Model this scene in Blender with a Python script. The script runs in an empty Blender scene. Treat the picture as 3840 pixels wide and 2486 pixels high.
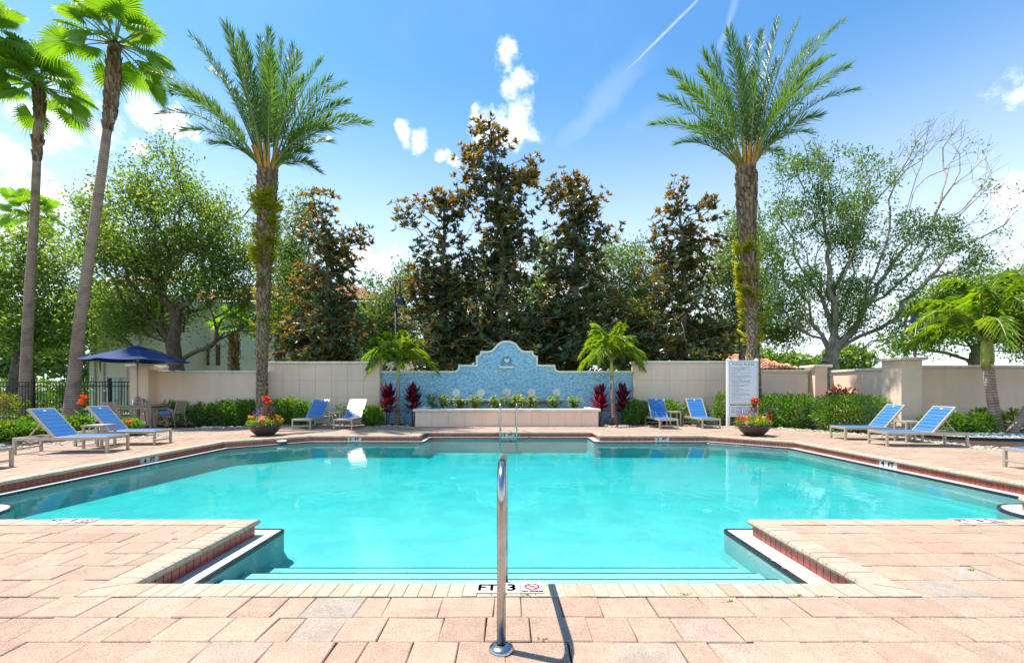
import bpy, bmesh, math, random
import numpy as np
from mathutils import Vector, Matrix, geometry

# ------------------------------------------------------------------ camera, sky, sun, exposure
scene = bpy.context.scene
col = scene.collection
CAM_H, FPX, HOR = 1.26, 1650.0, 1461.0        # eye height (m), focal length and horizon in photo pixels
cam_d = bpy.data.cameras.new('camera'); cam = bpy.data.objects.new('camera', cam_d); col.objects.link(cam)
cam_d.sensor_width = 36.0; cam_d.lens = FPX / 3840 * 36.0
cam_d.shift_y = (HOR - 1243) / 3840
cam_d.clip_start = 0.05; cam_d.clip_end = 2000
cam.location = (0, 0, CAM_H); cam.rotation_euler = (math.radians(90), 0, 0)
scene.camera = cam

TO_SUN = Vector((-0.355, 0.125, 0.93)).normalized()
SUN_EL = math.asin(TO_SUN.z); SUN_AZ = math.atan2(TO_SUN.x, TO_SUN.y)   # azimuth from +Y towards +X
sun_d = bpy.data.lights.new('sun', 'SUN'); sun_d.energy = 3.25; sun_d.angle = math.radians(0.5); sun_d.color = (1.0, 0.935, 0.83)
sun = bpy.data.objects.new('sun', sun_d); col.objects.link(sun); sun.location = (0, 0, 40)
sun.rotation_euler = TO_SUN.to_track_quat('Z', 'Y').to_euler()
vs = scene.view_settings
vs.view_transform = 'Standard'; vs.look = 'None'; vs.gamma = 1; vs.use_curve_mapping = False
vs.exposure = 1.48
scene.cycles.use_denoising = True
scene.cycles.max_bounces = 10; scene.cycles.transparent_max_bounces = 16
scene.cycles.diffuse_bounces = 3; scene.cycles.glossy_bounces = 3; scene.cycles.transmission_bounces = 4
scene.cycles.caustics_reflective = False; scene.cycles.caustics_refractive = False
scene.cycles.sample_clamp_indirect = 6

def pdir(x, y):
    return Vector(((x - 1920) / FPX, 1.0, (HOR - y) / FPX)).normalized()

def build_world():
    w = bpy.data.worlds.new('World'); scene.world = w; w.use_nodes = True
    nt = w.node_tree; N = nt.nodes; L = nt.links; N.clear()
    def nd(t, **k):
        n = N.new(t)
        for a, b in k.items(): setattr(n, a, b)
        return n
    def put(sock, v):
        if hasattr(v, 'node'): L.new(v, sock)
        else: sock.default_value = v
    def m(op, a, b=0.0, c=0.0, clamp=False):
        n = nd('ShaderNodeMath', operation=op, use_clamp=clamp)
        put(n.inputs[0], a); put(n.inputs[1], b); put(n.inputs[2], c); return n.outputs[0]
    def vm(op, a, b=(0, 0, 0)):
        n = nd('ShaderNodeVectorMath', operation=op); put(n.inputs[0], a); put(n.inputs[1], b)
        return n.outputs['Value'] if op in ('DOT_PRODUCT', 'DISTANCE', 'LENGTH') else n.outputs[0]
    def sstep(v, a, b):
        n = nd('ShaderNodeMapRange', interpolation_type='SMOOTHSTEP'); put(n.inputs[0], v)
        n.inputs[1].default_value = a; n.inputs[2].default_value = b; n.inputs[3].default_value = 0; n.inputs[4].default_value = 1
        return n.outputs[0]
    sky = nd('ShaderNodeTexSky', sky_type='NISHITA', sun_disc=False)
    sky.sun_elevation = SUN_EL; sky.sun_rotation = SUN_AZ
    sky.altitude = 10; sky.air_density = 1.0; sky.dust_density = 0.35; sky.ozone_density = 2.2
    d = nd('ShaderNodeTexCoord').outputs['Generated']
    def noise(vec, sc, det=6, ro=0.6):
        n = nd('ShaderNodeTexNoise'); put(n.inputs['Vector'], vec)
        n.inputs['Scale'].default_value = sc; n.inputs['Detail'].default_value = det; n.inputs['Roughness'].default_value = ro
        return n
    warp = noise(d, 9.0, 5)
    wv = vm('SCALE', vm('SUBTRACT', warp.outputs['Color'], (0.5, 0.5, 0.5))); wv.node.inputs['Scale'].default_value = 0.09
    dw = vm('ADD', d, wv)
    fb = noise(d, 22.0, 8, 0.62).outputs['Fac']
    blobs = [(1893, 235, .040), (1925, 318, .046), (1790, 430, .034), (1835, 470, .055), (1955, 470, .050), (1900, 490, .055),
             (1515, 512, .030), (1570, 535, .030), (1665, 600, .020), (1712, 625, .020),
             (530, 385, .045), (590, 420, .03), (665, 435, .035), (300, 440, .07), (210, 480, .06), (380, 480, .05), (525, 548, .035),
             (1330, 1000, .07), (1420, 1000, .05), (1480, 958, .028), (2690, 950, .07), (2640, 1010, .06), (3810, 360, .035),
             (3790, 700, .05), (3840, 760, .05), (60, 400, .05), (130, 740, .06), (20, 900, .09), (330, 720, .035), (30, 600, .05), (1880, 1100, .1), (2200, 1080, .07)]
    dens = None
    for x, y, r in blobs:
        dist = vm('DISTANCE', dw, tuple(pdir(x, y)))
        t = m('SUBTRACT', 1.0, m('DIVIDE', dist, r * .80))
        dens = t if dens is None else m('MAXIMUM', dens, t)
    # fair-weather cumulus low round the whole horizon
    sep = nd('ShaderNodeSeparateXYZ'); put(sep.inputs[0], d); el = sep.outputs[2]
    low = noise(vm('MULTIPLY', dw, (1, 1, 2.4)), 5.0, 4).outputs['Fac']
    band = m('SUBTRACT', m('SUBTRACT', m('MULTIPLY', low, 5.0), 2.85), m('MULTIPLY', sstep(el, 0.08, 0.36), 3.0))
    dens = m('MAXIMUM', dens, band)
    cl = sstep(m('ADD', dens, m('MULTIPLY', m('SUBTRACT', fb, 0.5), 2.9)), 0.02, 1.15)
    # thin high veil plus contrails
    veil = m('MULTIPLY', sstep(noise(d, 3.2, 6, 0.55).outputs['Fac'], 0.48, 0.78), 0.07)
    def trail(p, q, wd, gain, rag):
        a, b = pdir(*p), pdir(*q); n = a.cross(b).normalized(); mid = (a + b).normalized(); half = mid.dot(a)
        dd = vm('ADD', d, (0, 0, 0)) if rag == 0 else None
        s = vm('SCALE', vm('SUBTRACT', noise(d, 30.0 if wd < .01 else 14.0, 4).outputs['Color'], (.5, .5, .5))); s.node.inputs['Scale'].default_value = rag
        dd = vm('ADD', d, s)
        near = sstep(m('ABSOLUTE', vm('DOT_PRODUCT', dd, tuple(n))), wd, wd * 0.15)
        along = sstep(vm('DOT_PRODUCT', d, tuple(mid)), half - 0.004, half + 0.012)
        return m('MULTIPLY', m('MULTIPLY', near, along), gain)
    tr = trail((2700, -80), (2330, 285), .0032, .62, .005)
    for t in (trail((2790, -80), (2680, 230), .008, .5, .01), trail((2440, 190), (2010, 640), .040, .15, .05),
              trail((2620, 330), (2140, 640), .035, .11, .05)):
        tr = m('MAXIMUM', tr, t)
    haze = sstep(el, 0.60, 0.02)
    mix1 = nd('ShaderNodeMixRGB'); put(mix1.inputs[0], m('MAXIMUM', veil, m('MAXIMUM', tr, m('MULTIPLY', haze, 0.84))))
    tint = nd('ShaderNodeMixRGB', blend_type='MULTIPLY'); tint.inputs[0].default_value = 1.0
    put(tint.inputs[1], sky.outputs[0]); tint.inputs[2].default_value = (0.56, 0.95, 1.10, 1)
    put(mix1.inputs[1], tint.outputs[0]); mix1.inputs[2].default_value = (6.1, 6.3, 6.6, 1)
    mix2 = nd('ShaderNodeMixRGB'); put(mix2.inputs[0], cl); put(mix2.inputs[1], mix1.outputs[0]); mix2.inputs[2].default_value = (8.2, 8.25, 8.4, 1)
    bg = nd('ShaderNodeBackground'); put(bg.inputs[0], mix2.outputs[0]); bg.inputs[1].default_value = SKY_STRENGTH
    out = nd('ShaderNodeOutputWorld'); L.new(bg.outputs[0], out.inputs[0])
SKY_STRENGTH = 0.085
build_world()

# ------------------------------------------------------------------ helpers
R = math.radians
rng = np.random.default_rng(7); rnd = random.Random(11)
def P(x, y, Y):                                   # a measured photo pixel at depth Y -> world point
    return Vector(((x - 1920) * Y / FPX, Y, CAM_H + (HOR - y) * Y / FPX))
def PX(x, Y): return (x - 1920) * Y / FPX
def PZ(y, Y): return CAM_H + (HOR - y) * Y / FPX

def tag(o, label=None, cat=None, group=None, kind=None):
    if label: o['label'] = label
    if cat: o['category'] = cat
    if group: o['group'] = group
    if kind: o['kind'] = kind
    return o
def thing(name, label, cat, loc=(0, 0, 0), rz=0.0, group=None, kind=None):
    o = bpy.data.objects.new(name, None); col.objects.link(o); o.empty_display_size = 0.1
    o.location = loc; o.rotation_euler = (0, 0, rz)
    return tag(o, label, cat, group, kind)
def copy_tree(o, parent=None):
    c = o.copy(); col.objects.link(c); c.parent = parent
    for ch in o.children: copy_tree(ch, c)
    return c
def link_mesh(name, me, m, parent=None, kind=None, smooth=False):
    if m is not None:
        for x in (m if isinstance(m, (list, tuple)) else [m]): me.materials.append(x)
    if smooth: me.polygons.foreach_set('use_smooth', np.ones(len(me.polygons), bool))
    o = bpy.data.objects.new(name, me); col.objects.link(o)
    if parent is not None: o.parent = parent
    if kind: o['kind'] = kind
    return o

class MB:
    def __init__(s): s.v = []; s.f = []; s.mi = []
    def add(s, vs, fs, mi=0):
        b = len(s.v); s.v += [tuple(x) for x in vs]; s.f += [tuple(i + b for i in f) for f in fs]; s.mi += [mi] * len(fs); return s
    def box(s, x0, x1, y0, y1, z0, z1, M=None, mi=0):
        vs = [Vector(c) for c in ((x0, y0, z0), (x1, y0, z0), (x1, y1, z0), (x0, y1, z0), (x0, y0, z1), (x1, y0, z1), (x1, y1, z1), (x0, y1, z1))]
        if M is not None: vs = [M @ v for v in vs]
        return s.add(vs, [(0, 3, 2, 1), (4, 5, 6, 7), (0, 1, 5, 4), (1, 2, 6, 5), (2, 3, 7, 6), (3, 0, 4, 7)], mi)
    def bbox(s, x0, x1, y0, y1, z0, z1, b=0.006, M=None, mi=0):      # box with chamfered edges
        xs, ys, zs = (x0, x1), (y0, y1), (z0, z1); vs = []
        idx = {}
        for i in (0, 1):
            for j in (0, 1):
                for k in (0, 1):
                    sx, sy, sz = (1, -1)[i], (1, -1)[j], (1, -1)[k]
                    for a in range(3):
                        p = [xs[i] + sx * b, ys[j] + sy * b, zs[k] + sz * b]; p[a] = (xs[i], ys[j], zs[k])[a]
                        idx[(i, j, k, a)] = len(vs); vs.append(Vector(p))
        fs = []
        for a in range(3):
            o1, o2 = (a + 1) % 3, (a + 2) % 3
            for e in (0, 1):
                q = []
                for (u, w) in ((0, 0), (1, 0), (1, 1), (0, 1)):
                    t = [0, 0, 0]; t[a] = e; t[o1] = u; t[o2] = w; q.append(idx[(*t, a)])
                fs.append(tuple(q if e else q[::-1]))
        for a in range(3):                                          # edges along axis a
            o1, o2 = (a + 1) % 3, (a + 2) % 3
            for u in (0, 1):
                for w in (0, 1):
                    def ix(e, fa):
                        t = [0, 0, 0]; t[a] = e; t[o1] = u; t[o2] = w; return idx[(*t, fa)]
                    q = (ix(0, o1), ix(1, o1), ix(1, o2), ix(0, o2))
                    fs.append(q if u == w else q[::-1])
        for i in (0, 1):
            for j in (0, 1):
                for k in (0, 1):
                    q = (idx[(i, j, k, 0)], idx[(i, j, k, 1)], idx[(i, j, k, 2)])
                    fs.append(q if (i + j + k) % 2 == 1 else q[::-1])
        if M is not None: vs = [M @ v for v in vs]
        return s.add(vs, fs, mi)
    def tube(s, pts, rad, n=8, cap=True, mi=0):
        pts = [Vector(p) for p in pts]
        if not isinstance(rad, (list, tuple)): rad = [rad] * len(pts)
        vs, fs = [], []; up = None
        for i, p in enumerate(pts):
            t = (pts[min(i + 1, len(pts) - 1)] - pts[max(i - 1, 0)]).normalized()
            if up is None: up = t.orthogonal().normalized()
            up = (up - t * up.dot(t)); up = up.normalized() if up.length > 1e-6 else t.orthogonal().normalized()
            bi = t.cross(up)
            for k in range(n):
                a = 2 * math.pi * k / n; vs.append(p + (up * math.cos(a) + bi * math.sin(a)) * rad[i])
        for i in range(len(pts) - 1):
            for k in range(n):
                a, b = i * n + k, i * n + (k + 1) % n; fs.append((a, b, b + n, a + n))
        if cap: fs.append(tuple(range(n - 1, -1, -1))); fs.append(tuple(range((len(pts) - 1) * n, len(pts) * n)))
        return s.add(vs, fs, mi)
    def lathe(s, prof, n=24, c=(0, 0, 0), mi=0, sx=1, sy=1):
        vs, fs = [], []
        for r, z in prof:
            for k in range(n):
                a = 2 * math.pi * k / n; vs.append((c[0] + r * sx * math.cos(a), c[1] + r * sy * math.sin(a), c[2] + z))
        for i in range(len(prof) - 1):
            for k in range(n):
                a, b = i * n + k, i * n + (k + 1) % n; fs.append((a, b, b + n, a + n))
        return s.add(vs, fs, mi)
    def prism(s, poly, z0, z1, mi=0):                                # vertical prism over a 2-D polygon (ccw)
        n = len(poly); vs = [(x, y, z0) for x, y in poly] + [(x, y, z1) for x, y in poly]
        fs = [(i, (i + 1) % n, n + (i + 1) % n, n + i) for i in range(n)]
        fs += [tuple(range(n, 2 * n)), tuple(range(n - 1, -1, -1))]
        return s.add(vs, fs, mi)
    def mesh(s, name):
        me = bpy.data.meshes.new(name); me.from_pydata(s.v, [], s.f)
        if any(s.mi): me.polygons.foreach_set('material_index', s.mi)
        me.update(); return me
    def build(s, name, m, parent=None, kind=None, smooth=False):
        return link_mesh(name, s.mesh(name), m, parent, kind, smooth)

def leaf_object(name, Pb, D, Nn, Ln, Wd, m, parent=None, kind=None, fold=0.0, mid=0.45, droop=0.0):
    """many leaves, each two triangles hinged on the midrib; all arguments are numpy arrays"""
    n = len(Pb)
    D = D / np.linalg.norm(D, axis=1, keepdims=True)
    S = np.cross(D, Nn); S /= np.maximum(np.linalg.norm(S, axis=1, keepdims=True), 1e-6)
    U = np.cross(S, D)
    Ln = np.broadcast_to(np.asarray(Ln, float), (n,))[:, None]; Wd = np.broadcast_to(np.asarray(Wd, float), (n,))[:, None]
    V = np.empty((n, 4, 3))
    V[:, 0] = Pb; V[:, 2] = Pb + D * Ln; V[:, 2, 2] -= droop * Ln[:, 0]
    mm = Pb + D * Ln * mid + U * Wd * fold
    V[:, 1] = mm + S * Wd * 0.5; V[:, 3] = mm - S * Wd * 0.5
    base = (np.arange(n) * 4)[:, None]
    F = (base + np.array([[0, 1, 2, 0, 2, 3]])).reshape(-1)
    me = bpy.data.meshes.new(name)
    me.vertices.add(n * 4); me.vertices.foreach_set('co', V.reshape(-1).astype(np.float32))
    me.loops.add(n * 6); me.loops.foreach_set('vertex_index', F.astype(np.int32))
    me.polygons.add(n * 2); me.polygons.foreach_set('loop_start', np.arange(0, n * 6, 3, dtype=np.int32))
    me.update(calc_edges=True); me.validate()
    return link_mesh(name, me, m, parent, kind)

def runit(n): 
    v = rng.normal(size=(n, 3)); return v / np.linalg.norm(v, axis=1, keepdims=True)

# ------------------------------------------------------------------ materials
MATS = {}
def nodes_of(name):
    m = bpy.data.materials.new(name); m.use_nodes = True; nt = m.node_tree
    return m, nt, nt.nodes['Principled BSDF'], nt.nodes['Material Output']
def lin(c): return tuple(c) + (1,) if len(c) == 3 else c
def vary(nt, c1, c2, scale=6.0, detail=6, coord='Object', rough=0.6, lo=0.35, hi=0.65):
    tc = nt.nodes.new('ShaderNodeTexCoord'); n = nt.nodes.new('ShaderNodeTexNoise'); nt.links.new(tc.outputs[coord], n.inputs['Vector'])
    n.inputs['Scale'].default_value = scale; n.inputs['Detail'].default_value = detail; n.inputs['Roughness'].default_value = rough
    mr = nt.nodes.new('ShaderNodeMapRange'); nt.links.new(n.outputs['Fac'], mr.inputs[0]); mr.inputs[1].default_value = lo; mr.inputs[2].default_value = hi
    mx = nt.nodes.new('ShaderNodeMixRGB'); nt.links.new(mr.outputs[0], mx.inputs[0]); mx.inputs[1].default_value = lin(c1); mx.inputs[2].default_value = lin(c2)
    return mx.outputs[0], n, tc
def bump(nt, bsdf, src, strength=0.3, dist=0.01):
    b = nt.nodes.new('ShaderNodeBump'); b.inputs['Strength'].default_value = strength; b.inputs['Distance'].default_value = dist
    nt.links.new(src, b.inputs['Height']); nt.links.new(b.outputs[0], bsdf.inputs['Normal'])
def surf(name, c1, c2=None, rough=0.7, scale=6.0, bscale=60.0, bstr=0.2, bdist=0.01, metal=0.0, spec=0.4, coord='Object', lo=.35, hi=.65):
    m, nt, b, out = nodes_of(name)
    c2 = c2 or tuple(x * 0.85 for x in c1)
    o, n, tc = vary(nt, c1, c2, scale, coord=coord, lo=lo, hi=hi); nt.links.new(o, b.inputs['Base Color'])
    b.inputs['Roughness'].default_value = rough; b.inputs['Metallic'].default_value = metal; b.inputs['Specular IOR Level'].default_value = spec
    if bstr:
        n2 = nt.nodes.new('ShaderNodeTexNoise'); nt.links.new(tc.outputs[coord], n2.inputs['Vector']); n2.inputs['Scale'].default_value = bscale; n2.inputs['Detail'].default_value = 4
        bump(nt, b, n2.outputs['Fac'], bstr, bdist)
    MATS[name] = m; return m
def island(nt):                       # one random number for each loose piece / object
    g = nt.nodes.new('ShaderNodeNewGeometry'); oi = nt.nodes.new('ShaderNodeObjectInfo')
    a = nt.nodes.new('ShaderNodeMath'); a.operation = 'ADD'; nt.links.new(g.outputs['Random Per Island'], a.inputs[0]); nt.links.new(oi.outputs['Random'], a.inputs[1])
    f = nt.nodes.new('ShaderNodeMath'); f.operation = 'FRACT'; nt.links.new(a.outputs[0], f.inputs[0]); return f.outputs[0], g
def ramp(nt, src, cols):
    r = nt.nodes.new('ShaderNodeValToRGB'); el = r.color_ramp.elements
    while len(el) < len(cols): el.new(0.5)
    for i, c in enumerate(cols):
        p, cc = c if isinstance(c[1], (tuple, list)) else (i / max(1, len(cols) - 1), c)
        el[i].position = p; el[i].color = lin(cc)
    nt.links.new(src, r.inputs[0]); return r.outputs[0]
def leafmat(name, cols, trans=0.4, rough=0.45, spec=0.35, tcol=None, back=None):
    m, nt, b, out = nodes_of(name)
    r, g = island(nt); c = ramp(nt, r, cols)
    if back:
        cb = ramp(nt, r, back); mx = nt.nodes.new('ShaderNodeMixRGB'); nt.links.new(g.outputs['Backfacing'], mx.inputs[0])
        nt.links.new(c, mx.inputs[1]); nt.links.new(cb, mx.inputs[2]); c = mx.outputs[0]
    nt.links.new(c, b.inputs['Base Color']); b.inputs['Roughness'].default_value = rough; b.inputs['Specular IOR Level'].default_value = spec
    tr = nt.nodes.new('ShaderNodeBsdfTranslucent')
    tm = nt.nodes.new('ShaderNodeMixRGB'); tm.blend_type = 'MULTIPLY'; tm.inputs[0].default_value = 1.0
    nt.links.new(c, tm.inputs[1]); tm.inputs[2].default_value = lin(tcol or (1.7, 1.7, 0.7)); nt.links.new(tm.outputs[0], tr.inputs[0])
    ms = nt.nodes.new('ShaderNodeMixShader'); ms.inputs[0].default_value = trans
    nt.links.new(b.outputs[0], ms.inputs[1]); nt.links.new(tr.outputs[0], ms.inputs[2]); nt.links.new(ms.outputs[0], out.inputs['Surface'])
    MATS[name] = m; return m

def streaks(m, amt=.10):
    nt = m.node_tree; b = nt.nodes['Principled BSDF']; src = b.inputs['Base Color'].links[0].from_socket
    tc = nt.nodes.new('ShaderNodeTexCoord'); mp = nt.nodes.new('ShaderNodeMapping'); mp.inputs['Scale'].default_value = (3.2, 3.2, .30); nt.links.new(tc.outputs['Object'], mp.inputs[0])
    n = nt.nodes.new('ShaderNodeTexNoise'); n.inputs['Scale'].default_value = 1.0; n.inputs['Detail'].default_value = 6; nt.links.new(mp.outputs[0], n.inputs['Vector'])
    mr = nt.nodes.new('ShaderNodeMapRange'); nt.links.new(n.outputs['Fac'], mr.inputs[0]); mr.inputs[1].default_value = .42; mr.inputs[2].default_value = .72; mr.inputs[3].default_value = 1.0; mr.inputs[4].default_value = 1 - amt
    mx = nt.nodes.new('ShaderNodeMixRGB'); mx.blend_type = 'MULTIPLY'; mx.inputs[0].default_value = 1; nt.links.new(src, mx.inputs[1]); nt.links.new(mr.outputs[0], mx.inputs[2]); nt.links.new(mx.outputs[0], b.inputs['Base Color'])
stucco = surf('stucco', (.90, .68, .50), (.84, .63, .46), .85, 1.4, 140, .35, .006)
stucco_deep = surf('stucco_planter', (.90, .66, .495), (.84, .61, .455), .85, 1.4, 140, .35, .006)
streaks(stucco, .06); streaks(stucco_deep, .07)
capstone = surf('capstone', (.80, .73, .62), (.72, .645, .53), .8, 4, 90, .2, .004)
castwhite = surf('cast_stone', (.86, .83, .74), (.78, .74, .64), .75, 8, 90, .2, .004)
streaks(capstone, .18)
steel = surf('stainless', (.50, .50, .51), (.40, .40, .41), .20, 25, 60, .04, .001, 1.0)
alu = surf('champagne_metal', (.50, .44, .35), (.46, .40, .32), .42, 30, 80, .03, .001, .35)
slatm, nt, b, out = nodes_of('blue_slat')
r_, g_ = island(nt); nt.links.new(ramp(nt, r_, [(.005, .135, .40), (.007, .155, .45), (.004, .120, .365)]), b.inputs['Base Color'])
b.inputs['Roughness'].default_value = .48; b.inputs['Specular IOR Level'].default_value = 1.0; b.inputs['Coat Weight'].default_value = .8; b.inputs['Coat Roughness'].default_value = .42
n2 = nt.nodes.new('ShaderNodeTexNoise'); n2.inputs['Scale'].default_value = 90; bump(nt, b, n2.outputs['Fac'], .12, .002)
blackmetal = surf('black_metal', (.010, .010, .012), (.018, .018, .02), .45, 20, 60, .05)
mulch = surf('mulch', (.075, .04, .025), (.03, .018, .012), .95, 14, 60, .9, .03)
grass_m = surf('lawn', (.10, .19, .03), (.05, .12, .02), .9, 1.2, 60, .6, .03)
roadm = surf('road_concrete', (.42, .41, .40), (.36, .35, .34), .9, .8, 40, .2)
whitep = surf('white_paint', (.86, .86, .86), (.83, .83, .84), .45, 6, 60, .03)
tilewhite = surf('marker_white_tile', (.56, .56, .55), (.50, .50, .49), .5, 14, 60, .05)  # marker tile white, lowered evenly so the plates do not overexpose
inkm = surf('black_ink', (.02, .02, .022), (.03, .03, .03), .6, 6, 60, 0)
redink = surf('red_ink', (.50, .015, .015), None, .6, 6, 60, 0)
greyink = surf('grey_ink', (.16, .16, .17), None, .6, 6, 60, 0)
bark = surf('oak_bark', (.22, .165, .12), (.11, .08, .06), .95, 5, 22, 1.0, .05)
barkpale = surf('pale_bark', (.38, .32, .26), (.22, .18, .145), .95, 4, 22, .9, .04)
magbark = surf('magnolia_bark', (.30, .27, .22), (.17, .15, .12), .95, 6, 26, .5, .03)
palmbark = surf('palm_bark', (.22, .14, .10), (.12, .075, .055), .95, 3, 30, .8, .03)
bootm, nt, b, out = nodes_of('palm_boots')
r_, g_ = island(nt); nt.links.new(ramp(nt, r_, [(.16, .085, .045), (.26, .155, .09), (.36, .24, .15), (.19, .10, .055)]), b.inputs['Base Color']); b.inputs['Roughness'].default_value = .9
ringbark, nt, b, out = nodes_of('ringed_palm_bark')
tc = nt.nodes.new('ShaderNodeTexCoord'); wv = nt.nodes.new('ShaderNodeTexWave'); wv.bands_direction = 'Z'; wv.inputs['Scale'].default_value = 4.0; wv.inputs['Distortion'].default_value = 1.5; wv.inputs['Detail'].default_value = 3
nt.links.new(tc.outputs['Object'], wv.inputs['Vector'])
nz = nt.nodes.new('ShaderNodeTexNoise'); nz.inputs['Scale'].default_value = 3.0; nz.inputs['Detail'].default_value = 6; nt.links.new(tc.outputs['Object'], nz.inputs['Vector'])
c = ramp(nt, wv.outputs['Fac'], [(.34, .225, .165), (.45, .325, .25), (.50, .375, .295)]); c2 = ramp(nt, nz.outputs['Fac'], [(.3, (.62, .50, .44)), (.55, (1, .96, .92)), (.8, (1.0, .99, .97))])
mx = nt.nodes.new('ShaderNodeMixRGB'); mx.blend_type = 'MULTIPLY'; mx.inputs[0].default_value = 1; nt.links.new(c, mx.inputs[1]); nt.links.new(c2, mx.inputs[2])
nt.links.new(mx.outputs[0], b.inputs['Base Color']); b.inputs['Roughness'].default_value = .9; bump(nt, b, wv.outputs['Fac'], .5, .02)

oakleaf = leafmat('oak_leaves', [(.075, .135, .032), (.15, .225, .048), (.25, .32, .056), (.115, .18, .04)], .54, .38, .5, (1.6, 1.7, .55))
oakleaf2 = leafmat('pale_oak_leaves', [(.12, .18, .06), (.17, .23, .07), (.10, .16, .055)], .48, .45, .4, (1.6, 1.7, .6))
oliveleaf = leafmat('black_olive_leaves', [(.07, .14, .026), (.13, .21, .036), (.095, .165, .03)], .44, .36, .5, (1.6, 1.7, .5))
magleaf = leafmat('magnolia_leaves', [(.035, .085, .024), (.07, .12, .03), (.12, .16, .034)], .46, .22, .7, (2.3, 1.6, .5),
                  back=[(.12, .12, .035), (.18, .125, .035), (.10, .13, .033), (.21, .12, .032), (.085, .115, .03)])
petal = leafmat('white_petals', [(.82, .80, .70), (.78, .76, .64)], .3, .6, .2, (1, 1, 1))
dateleaf = leafmat('date_palm_leaflets', [(.065, .145, .038), (.09, .18, .040), (.13, .21, .042), (.075, .155, .05)], .42, .34, .5, (1.6, 1.7, .55))
fanleaf = leafmat('fan_palm_blades', [(.15, .28, .03), (.21, .34, .035), (.12, .23, .028)], .54, .36, .5, (1.7, 1.8, .45))
adonleaf = leafmat('christmas_palm_leaflets', [(.14, .27, .026), (.24, .35, .032), (.11, .23, .024), (.33, .38, .04)], .50, .32, .5, (1.6, 1.6, .4))
fernleaf = leafmat('trunk_ferns', [(.42, .48, .04), (.56, .52, .03), (.30, .38, .03)], .4, .6, .3, (1.6, 1.5, .5))
hedgeleaf = leafmat('hedge_leaves', [(.06, .14, .022), (.11, .22, .03), (.19, .32, .04), (.08, .17, .026)], .45, .35, .5, (1.6, 1.7, .5))
limeleaf = leafmat('lime_leaves', [(.17, .27, .03), (.25, .34, .05), (.12, .22, .03)], .42, .5, .4, (1.5, 1.5, .6))
crotonleaf = leafmat('croton_leaves', [(.16, .24, .03), (.36, .38, .08), (.09, .17, .03), (.24, .30, .05)], .42, .38, .5, (1.4, 1.4, .6))
tileaf = leafmat('cordyline_leaves', [(.07, .010, .032), (.14, .012, .032), (.32, .025, .03), (.06, .008, .038), (.10, .012, .036)], .45, .3, .5, (2.2, .8, .7))
copperleaf = leafmat('copper_leaves', [(.34, .10, .06), (.42, .17, .10), (.26, .06, .05)], .35, .5, .4, (1.4, .9, .7))
bronzeleaf = leafmat('bronze_canna_leaves', [(.16, .10, .02), (.24, .15, .03), (.26, .09, .02)], .4, .4, .4, (1.6, 1.2, .5))
redpetal = leafmat('red_petals', [(.62, .025, .015), (.72, .06, .03)], .3, .6, .3, (1.3, .8, .7))
orangepetal = leafmat('orange_petals', [(.75, .13, .02), (.68, .07, .02)], .3, .6, .3, (1.3, .9, .6))
yellowpetal = leafmat('yellow_petals', [(.80, .52, .01), (.78, .42, .01)], .3, .6, .3, (1.2, 1.1, .6))
purplepetal = leafmat('purple_petals', [(.22, .13, .50), (.30, .20, .60)], .3, .6, .3, (1.2, 1, 1.3))
pinkpetal = leafmat('pink_petals', [(.70, .22, .22), (.75, .45, .42)], .3, .6, .3, (1.2, .9, .9))
deadleaf = leafmat('dead_fronds', [(.28, .12, .04), (.36, .18, .06)], .3, .7, .2, (1.3, 1, .7))
# ------------------------------------------------------------------ pool outline
AX = -0.08
half = [(2.38, 2.89), (2.38, 4.31), (5.98, 4.31), (5.98, 5.30), (6.93, 5.30), (6.93, 10.72), (5.43, 12.10), (2.46, 12.10), (2.46, 13.15)]
half = half[:3] + [(5.98, 4.98), (5.987, 5.05), (6.02, 5.14), (6.075, 5.215), (6.15, 5.27), (6.24, 5.298), (6.31, 5.30)] + half[4:]
OUT = [(AX + x, y) for x, y in half] + [(AX - x, y) for x, y in half[::-1]]          # counter-clockwise, starts front right
def offs(poly, d):                       # mitred offset, positive = outwards (into the deck)
    n = len(poly); res = []
    for i in range(n):
        a, b, c = Vector(poly[i - 1]), Vector(poly[i]), Vector(poly[(i + 1) % n])
        t1, t2 = (b - a).normalized(), (c - b).normalized(); n1, n2 = Vector((t1.y, -t1.x)), Vector((t2.y, -t2.x))
        res.append(tuple(b + (n1 + n2) * (d / (1 + n1.dot(n2)))))
    return res
def fillet(poly, r, only=None, seg=5):
    n = len(poly); res = []
    for i in range(n):
        a, b, c = Vector(poly[i - 1]), Vector(poly[i]), Vector(poly[(i + 1) % n])
        t1, t2 = (a - b).normalized(), (c - b).normalized(); cr = (b - a).cross(c - b)
        if only == 'reflex' and cr > 0: res.append(tuple(b)); continue
        ang = t1.angle(t2); k = r / math.tan(ang / 2)
        p, q = b + t1 * k, b + t2 * k
        for s in range(seg + 1):
            u = s / seg; res.append(tuple(p * (1 - u) ** 2 + b * 2 * u * (1 - u) + q * u * u))
    return res
def tess(loops, z, up=True):             # flat sheet from an outer loop and holes
    pts = [[Vector((x, y, 0)) for x, y in lp] for lp in loops]; flat = [p for lp in loops for p in lp]
    vs = [(x, y, z) for x, y in flat]; fs = []
    for t in geometry.tessellate_polygon(pts):
        a, b, c = (Vector(flat[i]) for i in t)
        fs.append(tuple(t) if ((b - a).cross(c - a) > 0) == up else tuple(t[::-1]))
    return vs, fs
def scan(poly, y):
    xs = []
    for i in range(len(poly)):
        (x0, y0), (x1, y1) = poly[i - 1], poly[i]
        if (y0 > y) != (y1 > y): xs.append(x0 + (y - y0) / (y1 - y0) * (x1 - x0))
    xs.sort(); return list(zip(xs[::2], xs[1::2]))
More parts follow.
